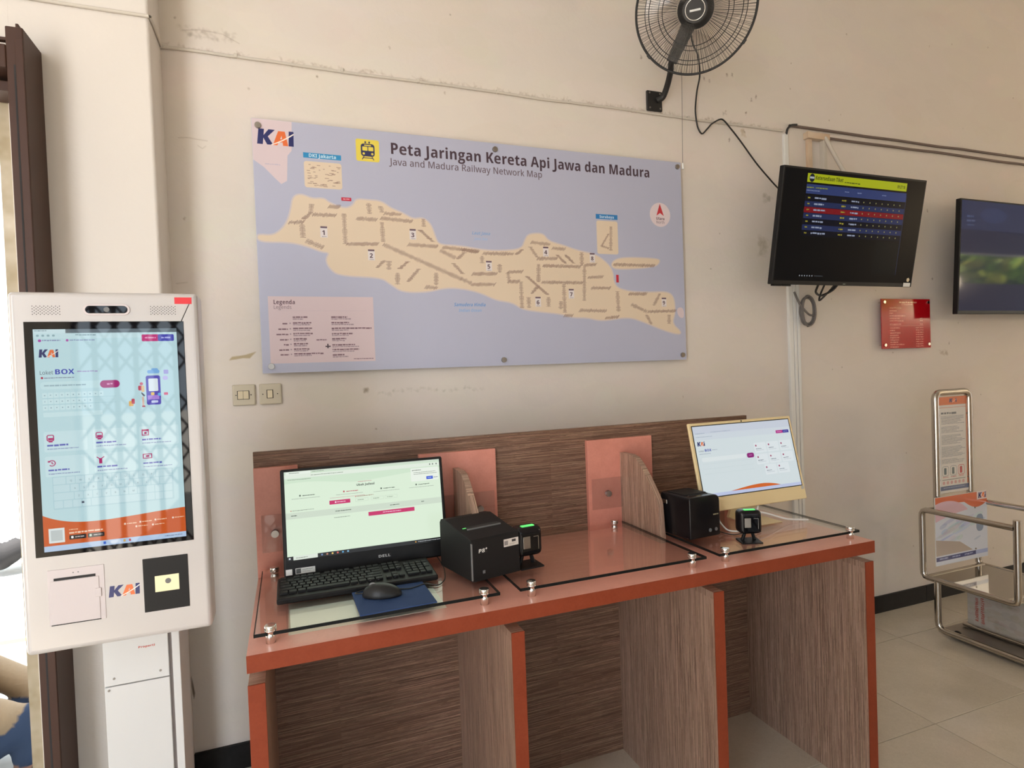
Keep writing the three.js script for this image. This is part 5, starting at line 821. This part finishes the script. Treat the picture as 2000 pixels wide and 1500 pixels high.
{
  const leg = (z) => [[[-0.28, 0.115, z * 0.8], 0.1, [0.1, 0.3, z], 0.068, jeans], [[0.1, 0.3, z], 0.066, [0.03, 0.13, z], 0.055, jeans], [[0.03, 0.14, z], 0.042, [0.015, 0.06, z], 0.036, skin], [[0.0, 0.035, z], 0.036, [0.14, 0.03, z], 0.03, shoe]];
  const hand = (x, y, z) => [[[x, y, z], 0.03, [x + 0.05, y - 0.02, z], 0.026, skin], ...[-0.024, -0.008, 0.008, 0.024].map((o) => [[x + 0.05, y - 0.02, z + o], 0.0095, [x + 0.1, y - 0.045, z + o * 1.2], 0.008, skin]), [[x + 0.015, y + 0.0, z + 0.03], 0.01, [x + 0.055, y - 0.005, z + 0.055], 0.008, skin]];
  figure('person', 'person in tan shirt and blue jeans sitting on the ground outside the doorway', [
    [[-0.3, 0.13, -0.07], 0.12, [-0.3, 0.13, 0.07], 0.12, jeans], [[-0.32, 0.2, 0], 0.14, [-0.3, 0.42, 0], 0.15, tan], [[-0.3, 0.5, -0.13], 0.075, [-0.3, 0.5, 0.13], 0.075, tan], [[-0.29, 0.52, 0], 0.055, [-0.26, 0.62, 0], 0.05, skin],
    [[-0.24, 0.7, 0], 0.088, [-0.22, 0.74, 0], 0.092, skin], [[-0.14, 0.69, 0], 0.016, [-0.135, 0.675, 0], 0.018, skin], [[-0.23, 0.71, 0.09], 0.018, [-0.23, 0.69, 0.09], 0.014, skin],
    ...leg(-0.13), ...leg(0.13),
    ...[-1, 1].flatMap((s) => [[[-0.3, 0.49, s * 0.18], 0.072, [-0.06, 0.33, s * 0.16], 0.07, tan], [[-0.06, 0.33, s * 0.16], 0.07, [0.08, 0.25, s * 0.07], 0.045, tan], ...hand(0.1, 0.25, s * 0.06)])], 0.013, [-0.56, -0.3, -0.95], [-0.23, 0.73, 0, 0.095]);
  figure('person', 'person in white shirt and black trousers crouching on the far kerb', [
    [[-0.12, 0.2, -0.08], 0.15, [-0.12, 0.2, 0.08], 0.15, darkCloth], ...[-0.13, 0.13].flatMap((z) => [[[-0.1, 0.2, z * 0.7], 0.12, [0.3, 0.36, z], 0.08, darkCloth], [[0.3, 0.36, z], 0.075, [0.2, 0.08, z], 0.055, darkCloth], [[0.19, 0.035, z], 0.036, [0.34, 0.03, z], 0.03, shoe]]),
    [[-0.1, 0.3, 0], 0.14, [0.1, 0.55, 0], 0.15, whiteShirt], [[0.14, 0.62, -0.14], 0.075, [0.14, 0.62, 0.14], 0.075, whiteShirt], [[0.17, 0.66, 0], 0.052, [0.24, 0.74, 0], 0.05, skin], [[0.28, 0.8, 0], 0.088, [0.3, 0.83, 0], 0.09, skin], [[0.385, 0.8, 0], 0.015, [0.39, 0.785, 0], 0.017, skin],
    ...[-1, 1].flatMap((s) => [[[0.12, 0.61, s * 0.19], 0.062, [0.12, 0.42, s * 0.22], 0.052, whiteShirt], [[0.12, 0.42, s * 0.22], 0.045, [0.32, 0.4, s * 0.12], 0.032, skin], [[0.32, 0.4, s * 0.12], 0.03, [0.38, 0.39, s * 0.1], 0.027, skin], ...[-0.024, -0.008, 0.008, 0.024].map((o) => [[0.38, 0.39, s * 0.1 + o], 0.0095, [0.44, 0.37, s * 0.1 + o * 1.2], 0.008, skin])])], 0.014, [-1.93, -0.29, -4.75], [0.29, 0.83, 0, 0.094]);
}
// ---------------------------------------------------------------- outside, platform side
const concrete = noiseTexture(256, [[128, 1], [32, 1], [8, 1.5]], [176, 176, 172], [214, 212, 206], true);
{
  const g = struct('ground_platform', 'pale concrete paving outside the doorway', 'paving');
  part('paving', lim(-16, 14, -0.5, -0.3, -2.75, -T), std({ map: repeated(concrete, 0.4, 0.4), roughness: 0.9 }), g);
  part('lower_ground', lim(-16, 14, -0.55, -0.38, -4.4, -2.75), std({ map: repeated(concrete, 0.7, 0.7), color: C(0.7, 0.7, 0.7), roughness: 0.95 }), g);
  part('far_ground', lim(-16, 14, -0.55, -0.29, -12, -4.4), std({ map: repeated(concrete, 0.4, 0.4), roughness: 0.9 }), g);
  part('yellow_line', lim(-16, 14, -0.3, -0.299, -2.78, -2.7), std({ color: C(0.6, 0.42, 0.06), roughness: 0.8 }), g, 'worn yellow line');
  part('step', lim(-2.3, JX, -0.3, -0.001, -T - 0.12, -T), std({ map: repeated(concrete, 1, 1), roughness: 0.9 }), g);
  const f = thing('far_building', 'white station building across the tracks', 'building', [-6, -0.29, -10]);
  part('wall', lim(-8, 10, 0, 4.5, -0.3, 0), M.outwall, f);
  part('plinth', lim(-8, 10, 0, 0.5, 0, 0.05), M.dullSteel, f);
  part('roof_edge', lim(-8.4, 10.4, 4.5, 4.7, -0.4, 0.6), M.outwall, f);
}
// ---------------------------------------------------------------- yard side: gate, trees
{
  const g = struct('ground_yard', 'sunlit paved yard beyond the folding gate', 'yard');
  part('added_asphalt', lim(-0.8, 6, -0.06, -0.05, ZB + T, 9), std({ color: C(0.09, 0.088, 0.085), roughness: 0.95 }), g, 'light-cutting dark asphalt');  // dark ground added to cut the light bounced in through the gate
  part('paving', lim(-30, 40, -0.4, -0.06, ZB + T, 40), std({ color: C(0.42, 0.4, 0.365), roughness: 0.95 }), g);
  const aw = struct('added_canopy', 'unseen roof added over the gate and the wide opening to block sky light', 'canopy');  // unseen slabs added outside to cut the sky light through the openings
  part('slab', lim(-0.85, 4.5, 2.6, 2.7, ZB + T, ZB + T + 4.6), M.ceiling, aw);
  part('slab', lim(7.6, XR + T, 3.05, 3.15, ZB + T, ZB + T + 1.2), M.ceiling, aw);
  const t = thing('folding_gate', 'dark brown steel scissor gate across the opening opposite the counter', 'gate', [-0.7, 0, ZB + 0.06]);
  const W = 3.1, nb = 26, dx = W / (nb - 1), bar = ctr(0.034, 2.28, 0.014, 0, 1.15, 0), Hx = 0.34, st = cyl(0.0095, 0.0095, V(-dx, -Hx / 2, 0), V(dx, Hx / 2, 0), 6);
  st.scale(1, 1, 1);
  for (let i = 0; i < nb; i++) { const b = part('bar', bar, M.brownPaint, t); b.position.x = i * dx; }
  for (const y of [0.3, 0.95, 1.3, 1.78, 2.11]) for (let i = 0; i + 2 < nb; i += 1) for (const s of [-1, 1]) { const b = part('lattice_strip', st, M.brownPaint, t); b.position.set((i + 1) * dx, y, 0.017 * s); b.scale.x = s; }
  part('top_track', lim(0, W, 2.29, 2.345, -0.03, 0.03), M.brownPaint, t);
  part('floor_track', lim(0, W, 0, 0.012, -0.02, 0.02), M.brownPaint, t);
}
function tree(label, x, z, h, r, leaf, n, group) {
  const t = thing('yard_tree', label, 'tree', [x, -0.06, z], 0, group);
  part('trunk', merged([cyl(0.16, 0.09, V(0, 0, 0), V(0.1, h * 0.55, 0.05), 10), cyl(0.07, 0.03, V(0.1, h * 0.5, 0.05), V(-0.4, h * 0.8, 0.2), 8), cyl(0.07, 0.03, V(0.1, h * 0.5, 0.05), V(0.6, h * 0.78, -0.2), 8)]), std({ color: C(0.12, 0.085, 0.06), roughness: 0.9 }), t);
  const g = new THREE.PlaneGeometry(0.2, 0.11), im = new THREE.InstancedMesh(g, std({ color: leaf, roughness: 0.6, side: THREE.DoubleSide }), n), d = new THREE.Object3D(); im.name = 'foliage'; im.userData.kind = 'stuff';
  for (let i = 0; i < n; i++) { const a = rr(0, 6.28), u = rr(-1, 1), q = Math.cbrt(rnd()), s = Math.sqrt(1 - u * u); d.position.set(Math.cos(a) * s * r * q, h * 0.75 + u * r * 0.8 * q, Math.sin(a) * s * r * q); d.rotation.set(rr(0, 6), rr(0, 6), rr(0, 6)); d.scale.setScalar(rr(0.7, 1.8)); d.updateMatrix(); im.setMatrixAt(i, d.matrix); im.setColorAt(i, C(rr(0.7, 1.2), rr(0.8, 1.15), rr(0.5, 1))); }
  t.add(im);
}
tree('tall leafy tree in the yard beyond the folding gate', -0.4, 12, 6, 2.2, C(0.2, 0.34, 0.04), 2600);
tree('broad green tree in the yard beyond the wide opening', 15.5, 10.5, 4.4, 2.3, C(0.22, 0.36, 0.04), 2600);
tree('low yellow-green tree in the yard beside the broad tree', 19.0, 9.0, 3.6, 1.7, C(0.4, 0.46, 0.05), 2600);
// ---------------------------------------------------------------- warm globe lamp further down the hall
{
  const p = [8.9, 2.17, 3.2];
  const t = thing('globe_lamp', 'warm white globe pendant lamp further down the hall', 'lamp', p);
  part('globe', new THREE.SphereGeometry(0.13, 32, 24), std({ color: 0xffffff, emissive: C(1, 0.8, 0.55), emissiveIntensity: 3, roughness: 0.4 }), t);
  part('rod', cyl(0.008, 0.008, V(0, 0.13, 0), V(0, HC - p[1], 0), 10), M.black, t);
  const l = new THREE.PointLight(C(1, 0.8, 0.55), 2.0); l.name = 'globe_light'; l.shadow.radius = 6; l.castShadow = true; t.add(l);
}

scene.traverse((o) => { if (o.isMesh) { o.castShadow = true; o.receiveShadow = true; } });
renderer.render(scene, camera);
